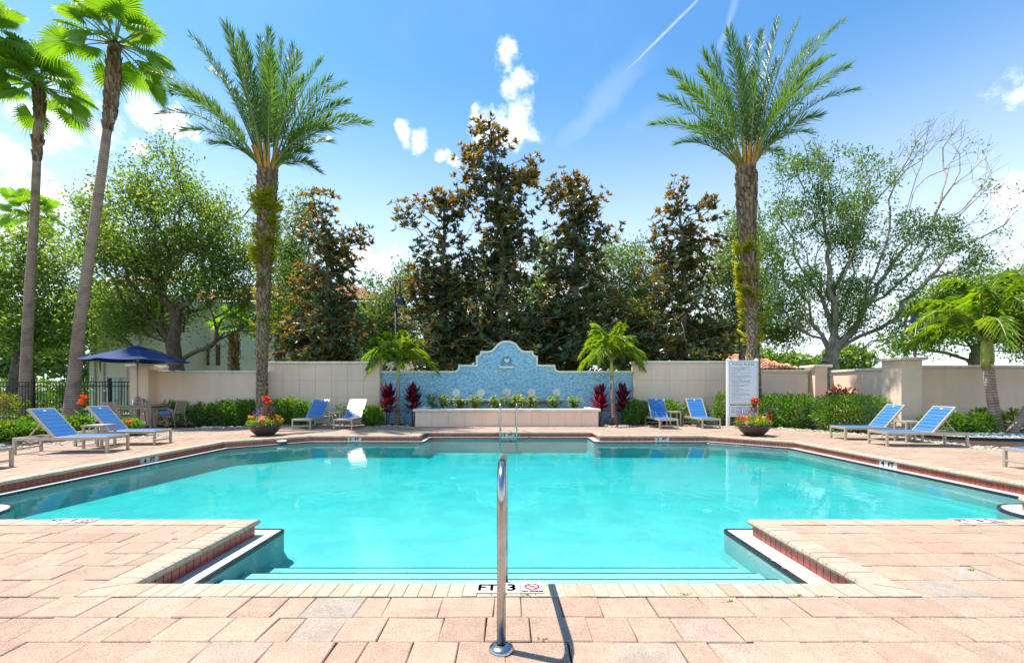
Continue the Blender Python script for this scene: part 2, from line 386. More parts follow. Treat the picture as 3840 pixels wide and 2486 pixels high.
def in_view(c):
    if c[1] < 0.6: return False
    sx = 1920 + c[0] / c[1] * FPX; sy = HOR + (CAM_H - c[2]) / c[1] * FPX
    return -40 < sx < 3880 and -40 < sy < 2530
def emit(pieces, root, name, m, limit=300):
    """pieces: (verts, faces, centre, seen); the nearest in view become parts, the rest one joined part"""
    sc = [(0 if (seen and in_view(c)) else 1, math.dist(c, (0, 0, CAM_H)), i) for i, (_, _, c, seen) in enumerate(pieces)]
    sc.sort(); keep = {i for (h, d, i) in sc[:limit] if h == 0}
    rest = MB()
    for i, (v, f, c, seen) in enumerate(pieces):
        if i in keep: MB().add(v, f).build(name, m, root)
        else: rest.add(v, f)
    if rest.v: rest.build(name + '_rows', m, root, 'stuff')

# ground, lawn, bed
POOL_HOLE = offs(OUT, 0.10)
gz = -0.045
v, f = tess([[(-600, -300), (600, -300), (600, 900), (-600, 900)], [(-34, 17.9), (26, 17.9), (26, -7.5), (-34, -7.5)]], gz)
MB().add(v, f).build('ground', grass_m, None, 'structure')
v, f = tess([[(-34.6, -8), (26.6, -8), (26.6, 18.4), (-34.6, 18.4)], POOL_HOLE[::-1]], -0.034)
MB().add(v, f).build('planting_bed', mulch, None, 'structure')
MB().box(-120, 60, 36, 52, -.3, -.03).build('road', roadm, None, 'structure')
MB().box(-120, 60, 35.7, 36, -.3, .09).build('road_kerb', capstone, None, 'structure')

# ------------------------------------------------------------------ pool
plaster = surf('pool_plaster', (.36, .51, .52), (.27, .42, .44), .75, 1.7, 30, .25, .01)
shelfm = surf('pool_shelf', (.44, .475, .43), (.37, .415, .385), .6, 5, 60, .12, .004)
grout = surf('grout', (.50, .46, .40), (.42, .38, .33), .9, 20, 90, .2, .003)
copm, nt, b, out = nodes_of('coping_brick')
r_, g_ = island(nt); c = ramp(nt, r_, [(0.377, 0.308, 0.235), (0.414, 0.350, 0.276), (0.386, 0.313, 0.230), (0.423, 0.363, 0.294), (0.377, 0.281, 0.193)])
o, n_, tc_ = vary(nt, (1, 1, 1), (.86, .82, .77), 30); mx = nt.nodes.new('ShaderNodeMixRGB'); mx.blend_type = 'MULTIPLY'; mx.inputs[0].default_value = 1
nt.links.new(c, mx.inputs[1]); nt.links.new(o, mx.inputs[2]); nt.links.new(mx.outputs[0], b.inputs['Base Color']); b.inputs['Roughness'].default_value = .8
n2 = nt.nodes.new('ShaderNodeTexNoise'); n2.inputs['Scale'].default_value = 160; nt.links.new(tc_.outputs['Object'], n2.inputs['Vector']); bump(nt, b, n2.outputs['Fac'], .25, .003)
tilem, nt, b, out = nodes_of('red_waterline_tile')
r_, g_ = island(nt); nt.links.new(ramp(nt, r_, [(.30, .055, .04), (.37, .075, .05), (.26, .045, .035)]), b.inputs['Base Color']); b.inputs['Roughness'].default_value = .28
trimm, nt, b, out = nodes_of('black_trim_tile')
r_, g_ = island(nt); nt.links.new(ramp(nt, r_, [(.012, .013, .016), (.03, .032, .036)]), b.inputs['Base Color']); b.inputs['Roughness'].default_value = .25

WATER_Z, SHELF_Z, OVER = -0.172, -0.155, 0.04
pool = thing('pool', 'turquoise swimming pool with stepped outline, cream brick coping and red waterline tiles', 'pool', kind='structure')
del pool['category']
FACE = offs(OUT, OVER)                    # tile face
SH = offs(OUT, -0.165)
SHELF = fillet(SH, 0.07, 'reflex', 6)
nS = len(SHELF)
# coping
sec = [(0.205, -.055), (0.205, 0.0), (.032, 0.0), (.010, -.008), (0.0, -.030), (.008, -.050), (.032, -.060)]
OUTER = offs(OUT, 0.205)
pieces = []; bed = MB()
for i in range(len(OUT)):
    A, B = Vector(OUT[i]), Vector(OUT[(i + 1) % len(OUT)]); A2, B2 = Vector(OUTER[i]), Vector(OUTER[(i + 1) % len(OUT)])
    t = (B - A).normalized(); nrm = Vector((t.y, -t.x)); Ln = (B - A).length
    a2, b2 = (A2 - A).dot(t), (B2 - A).dot(t)
    def pt(s, w, z):
        lo, hi = a2 * w / .205, Ln + (b2 - Ln) * w / .205
        q = A + t * min(max(s, lo), hi) + nrm * w; return (q.x, q.y, z)
    s0, s1 = min(0, a2), max(Ln, b2); k = max(1, round((s1 - s0) / .0905)); st = (s1 - s0) / k
    for j in range(k):
        u0, u1 = s0 + j * st + .0022, s0 + (j + 1) * st - .0022; dz = rnd.uniform(-.0018, .0018); dw = rnd.uniform(-.002, .002)
        vs = [pt(u0, max(0, w + (dw if w > .1 else 0)), z + dz) for w, z in sec] + [pt(u1, max(0, w + (dw if w > .1 else 0)), z + dz) for w, z in sec]
        n = len(sec)
        fs = [(q, n + q, n + (q + 1) % n, (q + 1) % n) for q in range(n)] + [tuple(range(n)), tuple(range(2 * n - 1, n - 1, -1))]
        mid = A + t * ((u0 + u1) / 2) + nrm * .1
        pieces.append((vs, fs, (mid.x, mid.y, 0), True))
    rec = [(.200, -.07), (.200, -.007), (.036, -.007), (.016, -.014), (.006, -.030), (.014, -.046), (.036, -.055), (.05, -.07)]
    n = len(rec); vs = [pt(-9, w, z) for w, z in rec] + [pt(Ln + 9, w, z) for w, z in rec]
    bed.add(vs, [(q, n + q, n + (q + 1) % n, (q + 1) % n) for q in range(n)])
emit(pieces, pool, 'coping_brick', copm, 300)
bed.build('mortar', grout, pool)
# depth markers sit in the tile band and on the coping; positions as (edge index, distance along the edge, text)
EDGE_MARK = {}
def edge_of(p, q):
    for i in range(len(OUT)):
        a, b2 = OUT[i], OUT[(i + 1) % len(OUT)]
        if math.dist(a, p) < .02 and math.dist(b2, q) < .02: return i
pieces = []; wallb = MB()
markers = [((PX(1331, 12.15)), 12.10, '5 FT'), (PX(1906, 13.2), 13.15, '5 FT'), (PX(2483, 12.15), 12.10, '5 FT')]
side_mark = [(AX - 6.93, 8.56, '4 FT'), (AX + 6.93, 8.05, '4 FT')]
mark_spans = []
for i in range(len(FACE)):
    A, B = Vector(FACE[i]), Vector(FACE[(i + 1) % len(FACE)]); t = (B - A).normalized(); nin = Vector((-t.y, t.x)); Ln = (B - A).length
    k = max(1, round(Ln / .0755)); st = Ln / k
    wallb.add([(A.x, A.y, -.4), (B.x, B.y, -.4), (B.x, B.y, -.056), (A.x, A.y, -.056)], [(0, 3, 2, 1)])
    for j in range(k):
        c = A + t * ((j + .5) * st)
        skip = any(abs(c.x - mx_) < .19 and abs(c.y - my_) < .1 for mx_, my_, _ in markers) or any(abs(c.y - my_) < .19 and abs(c.x - mx_) < .1 for mx_, my_, _ in side_mark)
        if skip: continue
        e0, e1 = A + t * (j * st + .0022), A + t * ((j + 1) * st - .0022); q = nin * .006
        z0, z1 = SHELF_Z - .01, -.057
        vs = [(e0.x, e0.y, z0), (e1.x, e1.y, z0), (e1.x, e1.y, z1), (e0.x, e0.y, z1)]
        ii = t * .0015; f0, f1 = e0 + q + ii, e1 + q - ii
        vs += [(f0.x, f0.y, z0), (f1.x, f1.y, z0), (f1.x, f1.y, z1 - .0015), (f0.x, f0.y, z1 - .0015)]
        fs = [(4, 7, 6, 5), (0, 4, 5, 1), (1, 5, 6, 2), (2, 6, 7, 3), (3, 7, 4, 0)]
        pieces.append((vs, fs, (c.x, c.y, -.1), nin.dot(Vector((0, 0)) - c) > 0))
emit(pieces, pool, 'waterline_tile', tilem, 300)
wallb.build('pool_wall', grout, pool)
# shelf: sheet between tile face and rounded shelf edge
v, f = tess([FACE, SHELF[::-1]], SHELF_Z); MB().add(v, f).build('shelf', shelfm, pool)
pieces = []
acc = [0.0]
for i in range(nS): acc.append(acc[-1] + math.dist(SHELF[i], SHELF[(i + 1) % nS]))
IN1 = offs(SHELF, .028)
for i in range(nS):
    A, B = Vector(SHELF[i]), Vector(SHELF[(i + 1) % nS]); A2, B2 = Vector(IN1[i]), Vector(IN1[(i + 1) % nS]); Ln = (B - A).length
    if Ln < 1e-4: continue
    k = max(1, round(Ln / .152))
    for j in range(k):
        g = .0022 if k > 1 else 0
        e0, e1 = A.lerp(B, j / k + g / Ln), A.lerp(B, (j + 1) / k - g / Ln); h0, h1 = A2.lerp(B2, j / k + g / Ln), A2.lerp(B2, (j + 1) / k - g / Ln)
        zt = SHELF_Z + .004; t = (B - A).normalized(); nin = Vector((-t.y, t.x)) * .004
        vs = [(*h0, zt - .006), (*h1, zt - .006), (*h1, zt), (*h0, zt), (*(e0 + nin), zt - .006), (*(e1 + nin), zt - .006), (*e1, zt), (*e0, zt), (*(e0 + nin), zt - .030), (*(e1 + nin), zt - .030)]
        fs = [(0, 1, 2, 3), (3, 2, 6, 7), (7, 6, 5, 4), (4, 5, 9, 8)]
        c = e0.lerp(e1, .5); pieces.append((vs, [q[::-1] for q in fs], (c.x, c.y, zt), c.y < 6.2))
emit(pieces, pool, 'trim_tile', trimm, 120)
# basin below the water line: wall, cove, sloping floor
def floor_z(y): return -.47 - max(0, y - 4.4) * .017
basin = MB()
R1, R2 = offs(SHELF, -.035), offs(SHELF, -.12)
rings = [(SHELF, lambda y: SHELF_Z - .004), (SHELF, lambda y: floor_z(y) + .10), (R1, lambda y: floor_z(y) + .03), (R2, lambda y: floor_z(y))]
for (pa, za), (pb, zb) in zip(rings, rings[1:]):
    for i in range(nS):
        j = (i + 1) % nS
        basin.add([(*pa[i], za(pa[i][1])), (*pa[j], za(pa[j][1])), (*pb[j], zb(pb[j][1])), (*pb[i], zb(pb[i][1]))], [(0, 1, 2, 3)])
v, f = tess([R2], 0); basin.add([(x, y, floor_z(y)) for x, y, _ in v], f)
basin.build('basin', plaster, pool)
for k, (ye, zt) in enumerate([(3.47, -.235), (3.78, -.315), (4.09, -.395)]):
    x0, x1 = AX - 2.20, AX + 2.20
    MB().box(x0, x1, 3.0, ye, -.6, zt).build('step', plaster, pool)
    MB().box(x0 + .02, x1 - .02, ye - .008, ye + .003, zt - .006, zt + .003).build('step_trim', trimm, pool)
for (x, y) in ((PX(2666, 6.3), 6.4), (-1.2, 9.0)):
    MB().lathe([(0, .012), (.045, .012), (.06, .004), (.062, -.02)], 16, (x, y, floor_z(y))).build('floor_fitting', whitep, pool)
gr = MB()
for k in range(9): gr.box(AX + 2.24, AX + 2.32, 3.42 + k * .028, 3.436 + k * .028, SHELF_Z + .001, SHELF_Z + .008)
gr.box(AX + 2.225, AX + 2.335, 3.41, 3.68, SHELF_Z + .0005, SHELF_Z + .004).build('shelf_grate', whitep, pool)
sk = MB(); c = Vector((AX - 5.95, 11.62)); 
sk.lathe([(.0, -.05), (.11, -.05), (.12, -.06), (.10, -.085), (0, -.095)], 16, (AX - 6.0 + .03, 11.56, -.02)); sk.build('skimmer_lip', whitep, pool)
# water: closed body, transparent + Fresnel gloss, absorbing volume
wm = bpy.data.materials.new('pool_water'); wm.use_nodes = True; nt = wm.node_tree; nt.nodes.clear()
o = nt.nodes.new('ShaderNodeOutputMaterial'); tr = nt.nodes.new('ShaderNodeBsdfTransparent'); gl = nt.nodes.new('ShaderNodeBsdfGlossy'); fr = nt.nodes.new('ShaderNodeFresnel'); ms = nt.nodes.new('ShaderNodeMixShader')
gl.inputs['Roughness'].default_value = .015; fr.inputs['IOR'].default_value = 1.25
tc = nt.nodes.new('ShaderNodeTexCoord'); mp = nt.nodes.new('ShaderNodeMapping'); mp.inputs['Scale'].default_value = (1, .75, 1); nt.links.new(tc.outputs['Object'], mp.inputs[0])
n1 = nt.nodes.new('ShaderNodeTexNoise'); n1.inputs['Scale'].default_value = 5.5; n1.inputs['Detail'].default_value = 3; nt.links.new(mp.outputs[0], n1.inputs['Vector'])
n3 = nt.nodes.new('ShaderNodeTexNoise'); n3.inputs['Scale'].default_value = .6; n3.inputs['Detail'].default_value = 2; nt.links.new(mp.outputs[0], n3.inputs['Vector'])
mr = nt.nodes.new('ShaderNodeMapRange'); nt.links.new(n3.outputs['Fac'], mr.inputs[0]); mr.inputs[1].default_value = .4; mr.inputs[2].default_value = .65; mr.inputs[3].default_value = .25
mu = nt.nodes.new('ShaderNodeMath'); mu.operation = 'MULTIPLY'; nt.links.new(n1.outputs['Fac'], mu.inputs[0]); nt.links.new(mr.outputs[0], mu.inputs[1])
bp = nt.nodes.new('ShaderNodeBump'); bp.inputs['Strength'].default_value = .45; bp.inputs['Distance'].default_value = .012; nt.links.new(mu.outputs[0], bp.inputs['Height'])
nt.links.new(bp.outputs[0], gl.inputs['Normal']); nt.links.new(bp.outputs[0], fr.inputs['Normal'])
nt.links.new(fr.outputs[0], ms.inputs[0]); nt.links.new(tr.outputs[0], ms.inputs[1]); nt.links.new(gl.outputs[0], ms.inputs[2]); nt.links.new(ms.outputs[0], o.inputs['Surface'])
va = nt.nodes.new('ShaderNodeVolumeAbsorption'); va.inputs['Color'].default_value = (.03, .95, .955, 1); va.inputs['Density'].default_value = WATER_DENS = 1.25
vsct = nt.nodes.new('ShaderNodeVolumeScatter'); vsct.inputs['Color'].default_value = (.2, .97, .98, 1); vsct.inputs['Density'].default_value = .12; vsct.inputs['Anisotropy'].default_value = .2
add_ = nt.nodes.new('ShaderNodeAddShader'); nt.links.new(va.outputs[0], add_.inputs[0]); nt.links.new(vsct.outputs[0], add_.inputs[1]); nt.links.new(add_.outputs[0], o.inputs['Volume'])
WP = offs(SHELF, .02)
MB().prism(WP, -1.2, WATER_Z).build('water', wm, None, 'structure')

# ------------------------------------------------------------------ writing
def text_mesh(body, size, align='CENTER', extrude=.001, sx=1.0, space=1.0):
    cu = bpy.data.curves.new('txt', 'FONT'); cu.body = body; cu.size = size; cu.align_x = align; cu.align_y = 'CENTER' if '\n' not in body else 'TOP'
    cu.extrude = extrude; cu.resolution_u = 2; cu.space_character = space
    ob = bpy.data.objects.new('txt', cu); col.objects.link(ob)
    me = bpy.data.meshes.new_from_object(ob.evaluated_get(bpy.context.evaluated_depsgraph_get()))
    bpy.data.objects.remove(ob); bpy.data.curves.remove(cu)
    if sx != 1.0: me.transform(Matrix.Diagonal((sx, 1, 1, 1)))
    return me
def bold(me, d=.0): return me
def put_text(body, size, M, m, parent, align='CENTER', sx=1.0, space=1.0, name='lettering', thick=0):
    me = text_mesh(body, size, align, .0012, sx, space)
    if thick:
        cop = [me.copy() for _ in range(4)]; bm = bmesh.new(); bm.from_mesh(me)
        for (dx, dy, c) in ((thick, 0, cop[0]), (-thick, 0, cop[1]), (0, thick, cop[2]), (0, -thick, cop[3])):
            c.transform(Matrix.Translation((dx, dy, .0001))); bm.from_mesh(c)
        bm.to_mesh(me); bm.free()
    me.transform(M); return link_mesh(name, me, m, parent)
VERT = Matrix.Rotation(R(90), 4, 'X')                      # upright, facing -Y
for (x, y, txt) in markers + side_mark:
    side = (x, y, txt) in side_mark
    rz = 0 if not side else (R(90) if x < 0 else R(-90))
    M = Matrix.Translation((x, y + OVER, 0)) if not side else Matrix.Translation((x + (-OVER if x < 0 else OVER), y, 0)) @ Matrix.Rotation(rz, 4, 'Z')
    for a, b_ in ((-.185, -.065), (-.06, .06), (.065, .185)):
        MB().bbox(a, b_, -.010, .002, SHELF_Z - .008, -.058, .0015, M).build('marker_tile', tilewhite, pool)
    put_text(txt[0], .125, M @ Matrix.Translation((-.115, -.0115, -.108)) @ VERT, inkm, pool, thick=.004)
    put_text(txt[2:], .115, M @ Matrix.Translation((.06, -.0115, -.108)) @ VERT, inkm, pool, thick=.004)
# FT. 3 / NO DIVING plates lie flat on the coping
def plate(cx, y0, w1=.285, w2=.143, d=.142):
    z = .0022
    MB().box(cx - w1, cx, y0, y0 + d, z, z + .003).build('marker_tile', tilewhite, pool)
    MB().box(cx + .004, cx + .004 + w2, y0, y0 + d, z, z + .003).build('marker_tile', tilewhite, pool)
    F = lambda x, y: Matrix.Translation((cx + x, y0 + y, z + .0032))
    put_text('FT.', .118, F(-.195, d * .48), inkm, pool, sx=1.0, thick=.004)
    put_text('3', .125, F(-.055, d * .48), inkm, pool, sx=1.1, thick=.004)
    put_text('NO DIVING', .027, F(.004 + w2 / 2, .020), inkm, pool, sx=.95, thick=.002)
    ring = MB(); cx2, cy2 = cx + .004 + w2 / 2, y0 + d * .60
    for k in range(8):
        a0, a1 = R(22.5 + 45 * k), R(67.5 + 45 * k); r0, r1 = .034, .047
        q = [(cx2 + 1.1 * r * math.cos(a), cy2 + r * math.sin(a)) for r, a in ((r0, a0), (r1, a0), (r1, a1), (r0, a1))]
        ring.prism(q, z + .003, z + .0042)
    ring.prism([(cx2 - .037, cy2 + .022), (cx2 - .029, cy2 + .031), (cx2 + .037, cy2 - .022), (cx2 + .029, cy2 - .031)][::-1], z + .003, z + .0043).build('no_diving_symbol', redink, pool)
    MB().prism([(cx2 - .024, cy2 - .018), (cx2 + .004, cy2 - .004), (cx2 + .024, cy2 + .017), (cx2 - .004, cy2 + .004)], z + .003, z + .0046).build('diver_figure', inkm, pool)
plate(PX(1951, 2.78), 2.722)
plate(PX(285, 4.20), 4.15); plate(PX(3700, 4.20), 4.15)

# ------------------------------------------------------------------ paver deck
pavm, nt, b, out = nodes_of('tumbled_paver')
r_, g_ = island(nt)
c = ramp(nt, r_, [(0, (0.391, 0.274, 0.209)), (.18, (0.423, 0.312, 0.237)), (.36, (0.395, 0.279, 0.214)), (.52, (0.432, 0.326, 0.246)), (.66, (0.381, 0.260, 0.197)), (.82, (0.414, 0.298, 0.228)), (.94, (0.377, 0.302, 0.246)), (1, (0.344, 0.298, 0.256))])
o0, n0_, _ = vary(nt, (1.03, 1.02, 1.01), (.86, .85, .85), .8, coord='Object', lo=.40, hi=.62)
o1, n_, tc_ = vary(nt, (1.04, 1.02, 1.0), (.86, .84, .82), 9, coord='Object')
mx0 = nt.nodes.new('ShaderNodeMixRGB'); mx0.blend_type = 'MULTIPLY'; mx0.inputs[0].default_value = 1; nt.links.new(o0, mx0.inputs[1]); nt.links.new(o1, mx0.inputs[2]); o1 = mx0.outputs[0]
mx = nt.nodes.new('ShaderNodeMixRGB'); mx.blend_type = 'MULTIPLY'; mx.inputs[0].default_value = 1; nt.links.new(c, mx.inputs[1]); nt.links.new(o1, mx.inputs[2])
vo = nt.nodes.new('ShaderNodeTexVoronoi'); vo.inputs['Scale'].default_value = 120; nt.links.new(tc_.outputs['Object'], vo.inputs['Vector'])
sp = nt.nodes.new('ShaderNodeMapRange'); nt.links.new(vo.outputs['Distance'], sp.inputs[0]); sp.inputs[1].default_value = .28; sp.inputs[2].default_value = .12; sp.inputs[3].default_value = 0; sp.inputs[4].default_value = .55
mx2 = nt.nodes.new('ShaderNodeMixRGB'); nt.links.new(sp.outputs[0], mx2.inputs[0]); nt.links.new(mx.outputs[0], mx2.inputs[1]); mx2.inputs[2].default_value = (.74, .66, .58, 1)
dk = nt.nodes.new('ShaderNodeTexNoise'); dk.inputs['Scale'].default_value = 150; dk.inputs['Detail'].default_value = 2; nt.links.new(tc_.outputs['Object'], dk.inputs['Vector'])
dm = nt.nodes.new('ShaderNodeMapRange'); nt.links.new(dk.outputs['Fac'], dm.inputs[0]); dm.inputs[1].default_value = .35; dm.inputs[2].default_value = .65; dm.inputs[3].default_value = .74; dm.inputs[4].default_value = 1.10
mx3 = nt.nodes.new('ShaderNodeMixRGB'); mx3.blend_type = 'MULTIPLY'; mx3.inputs[0].default_value = 1; nt.links.new(mx2.outputs[0], mx3.inputs[1]); nt.links.new(dm.outputs[0], mx3.inputs[2])
nt.links.new(mx3.outputs[0], b.inputs['Base Color']); b.inputs['Roughness'].default_value = .9; b.inputs['Specular IOR Level'].default_value = .25
bump(nt, b, dk.outputs['Fac'], .35, .004)

DECK = [(-12, -3), (12, -3), (11.6, 7), (10.35, 8.8), (9.9, 9.5), (9.95, 11.5), (9.3, 12.8), (8.25, 14.05), (7.15, 14.5), (6.95, 15.1), (4.3, 15.1), (3.4, 14.8), (3.25, 15.06), (-3.6, 15.06),
        (-3.7, 14.95), (-4.6, 15.1), (-7.4, 15.2), (-8.8, 14.55), (-15.2, 14.75), (-15.2, 13.2), (-11.5, 13.0), (-9.7, 12.3), (-10.75, 10.7), (-10.85, 9.6), (-11.6, 7)]
deck = thing('pool_deck', 'pink and cream tumbled paver deck around the pool', None, kind='structure')
BLK = offs(OUT, 0.209)
rows = [2.681 + k * .2378 for k in range(-17, 53)]
brk = sorted(set(rows + [y for _, y in BLK])); ys = [brk[0]]
for y in brk[1:]:
    if y - ys[-1] > .06 or any(abs(y - q) < 1e-6 for _, q in BLK): ys.append(y)
pieces = []; sizes = [.156, .232, .232, .310, .310, .31]
for y0, y1 in zip(ys, ys[1:]):
    if y1 - y0 < .01: continue
    e = 1e-4; dk_ = scan(DECK, (y0 + y1) / 2)
    b0, b1 = scan(BLK, y0 + e), scan(BLK, y1 - e)
    if len(b0) != len(b1): b1 = b0
    for (dx0, dx1) in dk_:
        edges = [(dx0, dx0)]
        for (p, q), (p2, q2) in zip(b0, b1): edges += [(p, p2), (q, q2)]
        edges.append((dx1, dx1))
        for (l0, l1), (r0, r1) in zip(edges[::2], edges[1::2]):
            if min(r0 - l0, r1 - l1) < .02 and max(r0 - l0, r1 - l1) < .06: continue
            xs = []; x = max(l0, l1) + rnd.uniform(.05, .3)
            lim = min(r0, r1) - .09
            while x < lim: xs.append(x); x += rnd.choice(sizes) + rnd.uniform(-.004, .004)
            B0 = [l0] + xs + [r0]; B1 = [l1] + xs + [r1]
            for i in range(len(B0) - 1):
                g = .0018
                q = [(B0[i] + g, y0 + g), (B0[i + 1] - g, y0 + g), (B1[i + 1] - g, y1 - g), (B1[i] + g, y1 - g)]
                if q[1][0] - q[0][0] < .004 and q[2][0] - q[3][0] < .004: continue
                cx, cy = sum(p[0] for p in q) / 4, (y0 + y1) / 2
                zb = rnd.uniform(-.0045, .0015); tx, ty = rnd.uniform(-.012, .012), rnd.uniform(-.012, .012)
                jit = .010 if cy < 6 else .002
                q = [(a + rnd.uniform(-jit, jit) * .5, b_ + rnd.uniform(-jit, jit) * .5) for a, b_ in q]
                zz = lambda a, b_: zb + (a - cx) * tx + (b_ - cy) * ty
                vs = [(a, b_, -.032) for a, b_ in q] + [(a, b_, zz(a, b_) - .005) for a, b_ in q]
                ins = []
                for a, b_ in q:
                    d = max(abs(a - cx), .01); h = max(abs(b_ - cy), .01)
                    ins.append((a - math.copysign(min(.0045, d * .4), a - cx), b_ - math.copysign(min(.0045, h * .4), b_ - cy)))
                vs += [(a, b_, zz(a, b_)) for a, b_ in ins]
                fs = [(8, 9, 10, 11)] + [(k, (k + 1) % 4, 4 + (k + 1) % 4, 4 + k) for k in range(4)] + [(4 + k, 4 + (k + 1) % 4, 8 + (k + 1) % 4, 8 + k) for k in range(4)]
                pieces.append((vs, fs, (cx, cy, 0), True))
emit(pieces, deck, 'paver', pavm, 300)
# pebbles along the edge of the beds
pebm, nt, b, out = nodes_of('river_pebbles')
r_, g_ = island(nt); nt.links.new(ramp(nt, r_, [(.34, .28, .21), (.42, .36, .28), (.26, .22, .18), (.46, .41, .34), (.30, .21, .14)]), b.inputs['Base Color']); b.inputs['Roughness'].default_value = .75
slatepeb, nt, b, out = nodes_of('blue_pebbles')
r_, g_ = island(nt); nt.links.new(ramp(nt, r_, [(.22, .28, .27), (.34, .40, .38), (.16, .21, .21), (.42, .46, .43)]), b.inputs['Base Color']); b.inputs['Roughness'].default_value = .6
icov = [(0, 0, 1), (.894, 0, .447), (.276, .851, .447), (-.724, .526, .447), (-.724, -.526, .447), (.276, -.851, .447), (.724, .526, -.447), (-.276, .851, -.447), (-.894, 0, -.447), (-.276, -.851, -.447), (.724, -.526, -.447), (0, 0, -1)]
icof = [(0, 1, 2), (0, 2, 3), (0, 3, 4), (0, 4, 5), (0, 5, 1), (1, 6, 2), (2, 7, 3), (3, 8, 4), (4, 9, 5), (5, 10, 1), (6, 7, 2), (7, 8, 3), (8, 9, 4), (9, 10, 5), (10, 6, 1), (11, 7, 6), (11, 8, 7), (11, 9, 8), (11, 10, 9), (11, 6, 10)]
def pebbles(mb, x, y, r, z=-.03):
    a = rnd.uniform(0, 6.28); ca, sa = math.cos(a), math.sin(a); sx, sy, sz = r * rnd.uniform(.9, 1.5), r * rnd.uniform(.7, 1.0), r * rnd.uniform(.45, .7)
    vs = [(x + ca * px * sx - sa * py * sy, y + sa * px * sx + ca * py * sy, z + sz * .6 + pz * sz) for px, py, pz in icov]
    mb.add(vs, icof)
peb = MB()
def strip(a, b_, w, n, r=.035):
    a, b_ = Vector(a), Vector(b_); t = (b_ - a); nr = Vector((-t.y, t.x)).normalized()
    for _ in range(n):
        u = rnd.random(); q = a + t * u + nr * (rnd.random() ** 1.3 * w - .03); pebbles(peb, q.x, q.y, rnd.uniform(.6, 1.35) * r, -.03 + rnd.uniform(0, .02))
for (a, b_), w, n in [(((9.2, 12.8), (8.2, 14.1)), -.9, 330), (((8.2, 14.1), (7.1, 14.55)), -1.0, 260), (((7.1, 14.6), (6.9, 15.1)), -.6, 90), (((9.9, 11.4), (9.25, 12.8)), -.6, 260), (((9.85, 9.4), (9.9, 11.5)), -.55, 330),
                      (((10.3, 8.8), (9.85, 9.5)), -.7, 180), (((11.6, 7), (10.3, 8.8)), -.8, 330), (((6.9, 15.12), (4.3, 15.12)), -.6, 330), (((4.3, 15.1), (3.3, 14.85)), -.7, 150),
                      (((-3.6, 15.0), (-4.7, 15.12)), -.5, 120), (((-4.7, 15.12), (-7.4, 15.22)), -.6, 330), (((-7.4, 15.2), (-8.8, 14.6)), -.8, 230), (((-8.8, 14.6), (-10.6, 14.7)), -.5, 160),
                      (((-11.4, 13.0), (-9.6, 12.3)), .6, 260), (((-9.6, 12.3), (-10.7, 10.7)), .7, 340), (((-10.7, 10.7), (-10.8, 9.6)), .6, 230), (((-10.8, 9.6), (-11.6, 7.0)), .8, 300)]:
    strip(a, b_, w, n)
for _ in range(420): pebbles(peb, rnd.uniform(-15.5, -11.5), rnd.uniform(9.5, 13), rnd.uniform(.03, .06))
tag(peb.build('pebbles', pebm, None, 'stuff'), 'cream river pebbles edging the planting beds', 'pebbles')
bp_ = MB(); cx, cy = 13.2, 11.9
for _ in range(1500):
    a = rnd.uniform(0, 6.28); r = math.sqrt(rnd.random()); pebbles(bp_, cx + 2.0 * r * math.cos(a), cy + .95 * r * math.sin(a), rnd.uniform(.022, .045), .01 + .05 * (1 - r))
tag(bp_.build('blue_pebbles', slatepeb, None, 'stuff'), 'blue grey pebbles in the round bed below the right hand palm', 'pebbles')
ed = MB(); n = 40
for k in range(n):
    a0, a1 = 2 * math.pi * k / n, 2 * math.pi * (k + 1) / n
    p = [(cx + (2.05 + o_) * math.cos(a), cy + (1.0 + o_) * math.sin(a)) for o_, a in ((0, a0), (.03, a0), (.03, a1), (0, a1))]
    ed.prism(p, -.03, .05)
tag(ed.build('bed_edging', blackmetal, None), 'black edging ring round the blue pebble bed', 'edging')
# ------------------------------------------------------------------ garden walls
def cap_pieces(root, x0, x1, y0, y1, z, h=.085, over=.05, step=1.45):
    n = max(1, round((x1 - x0) / step)); st = (x1 - x0) / n
    for k in range(n):
        a, b_ = x0 + k * st, x0 + (k + 1) * st
        MB().bbox(a + (.0015 if k else -over), b_ - (.0015 if k < n - 1 else -over), y0 - over, y1 + over, z, z + h, .008).build('capstone', capstone, root)
def wall(label, x0, x1, Y, H, th=.3, panels=None, mat=None, over=.05):
    t = thing('garden_wall', label, 'wall', ((x0 + x1) / 2, Y, 0)); w = (x1 - x0) / 2
    MB().box(-w, w, 0, th, -.1, H - .085).build('wall_body', mat or stucco, t)
    cap_pieces(t, -w, w, 0, th, H - .0845, over=over)
    if panels:
        pw, rows_ = panels; n = max(1, round(2 * w / pw)); pw = 2 * w / n
        for k in range(n):
            for za, zb in rows_:
                MB().bbox(-w + k * pw + .006, -w + (k + 1) * pw - .006, -.014, .002, za + .006, zb - .006, .005).build('stucco_panel', mat or stucco, t)
    return t
FY = 16.62
rows4 = [(0.02, .29), (.29, .985), (.985, 1.61), (1.61, 2.22)]
xl0, xl1 = PX(1003, FY), PX(1424, FY)
wall('tall paneled stucco wall left of the blue fountain wall', xl0, xl1, FY, 2.315, .35, (.652, rows4))
xr0, xr1 = PX(2377, FY), PX(2849, FY)
wall('tall paneled stucco wall right of the blue fountain wall', xr0, xr1, FY, 2.335, .35, (.652, rows4))
LY = 16.3
wall('low plain stucco wall behind the umbrella table', PX(560, LY), PX(1003, LY) - .16, LY, 1.965, .3)
t = wall('stucco gate pillar where the black fence ends', PX(486, 16.0), PX(556, 16.0), 16.0, 2.165, .75, over=.09)
RY = 17.0
wall('low plain stucco wall behind the sign and clipped hedge', xr1 + .06, PX(3030, RY), RY, 2.01, .3)
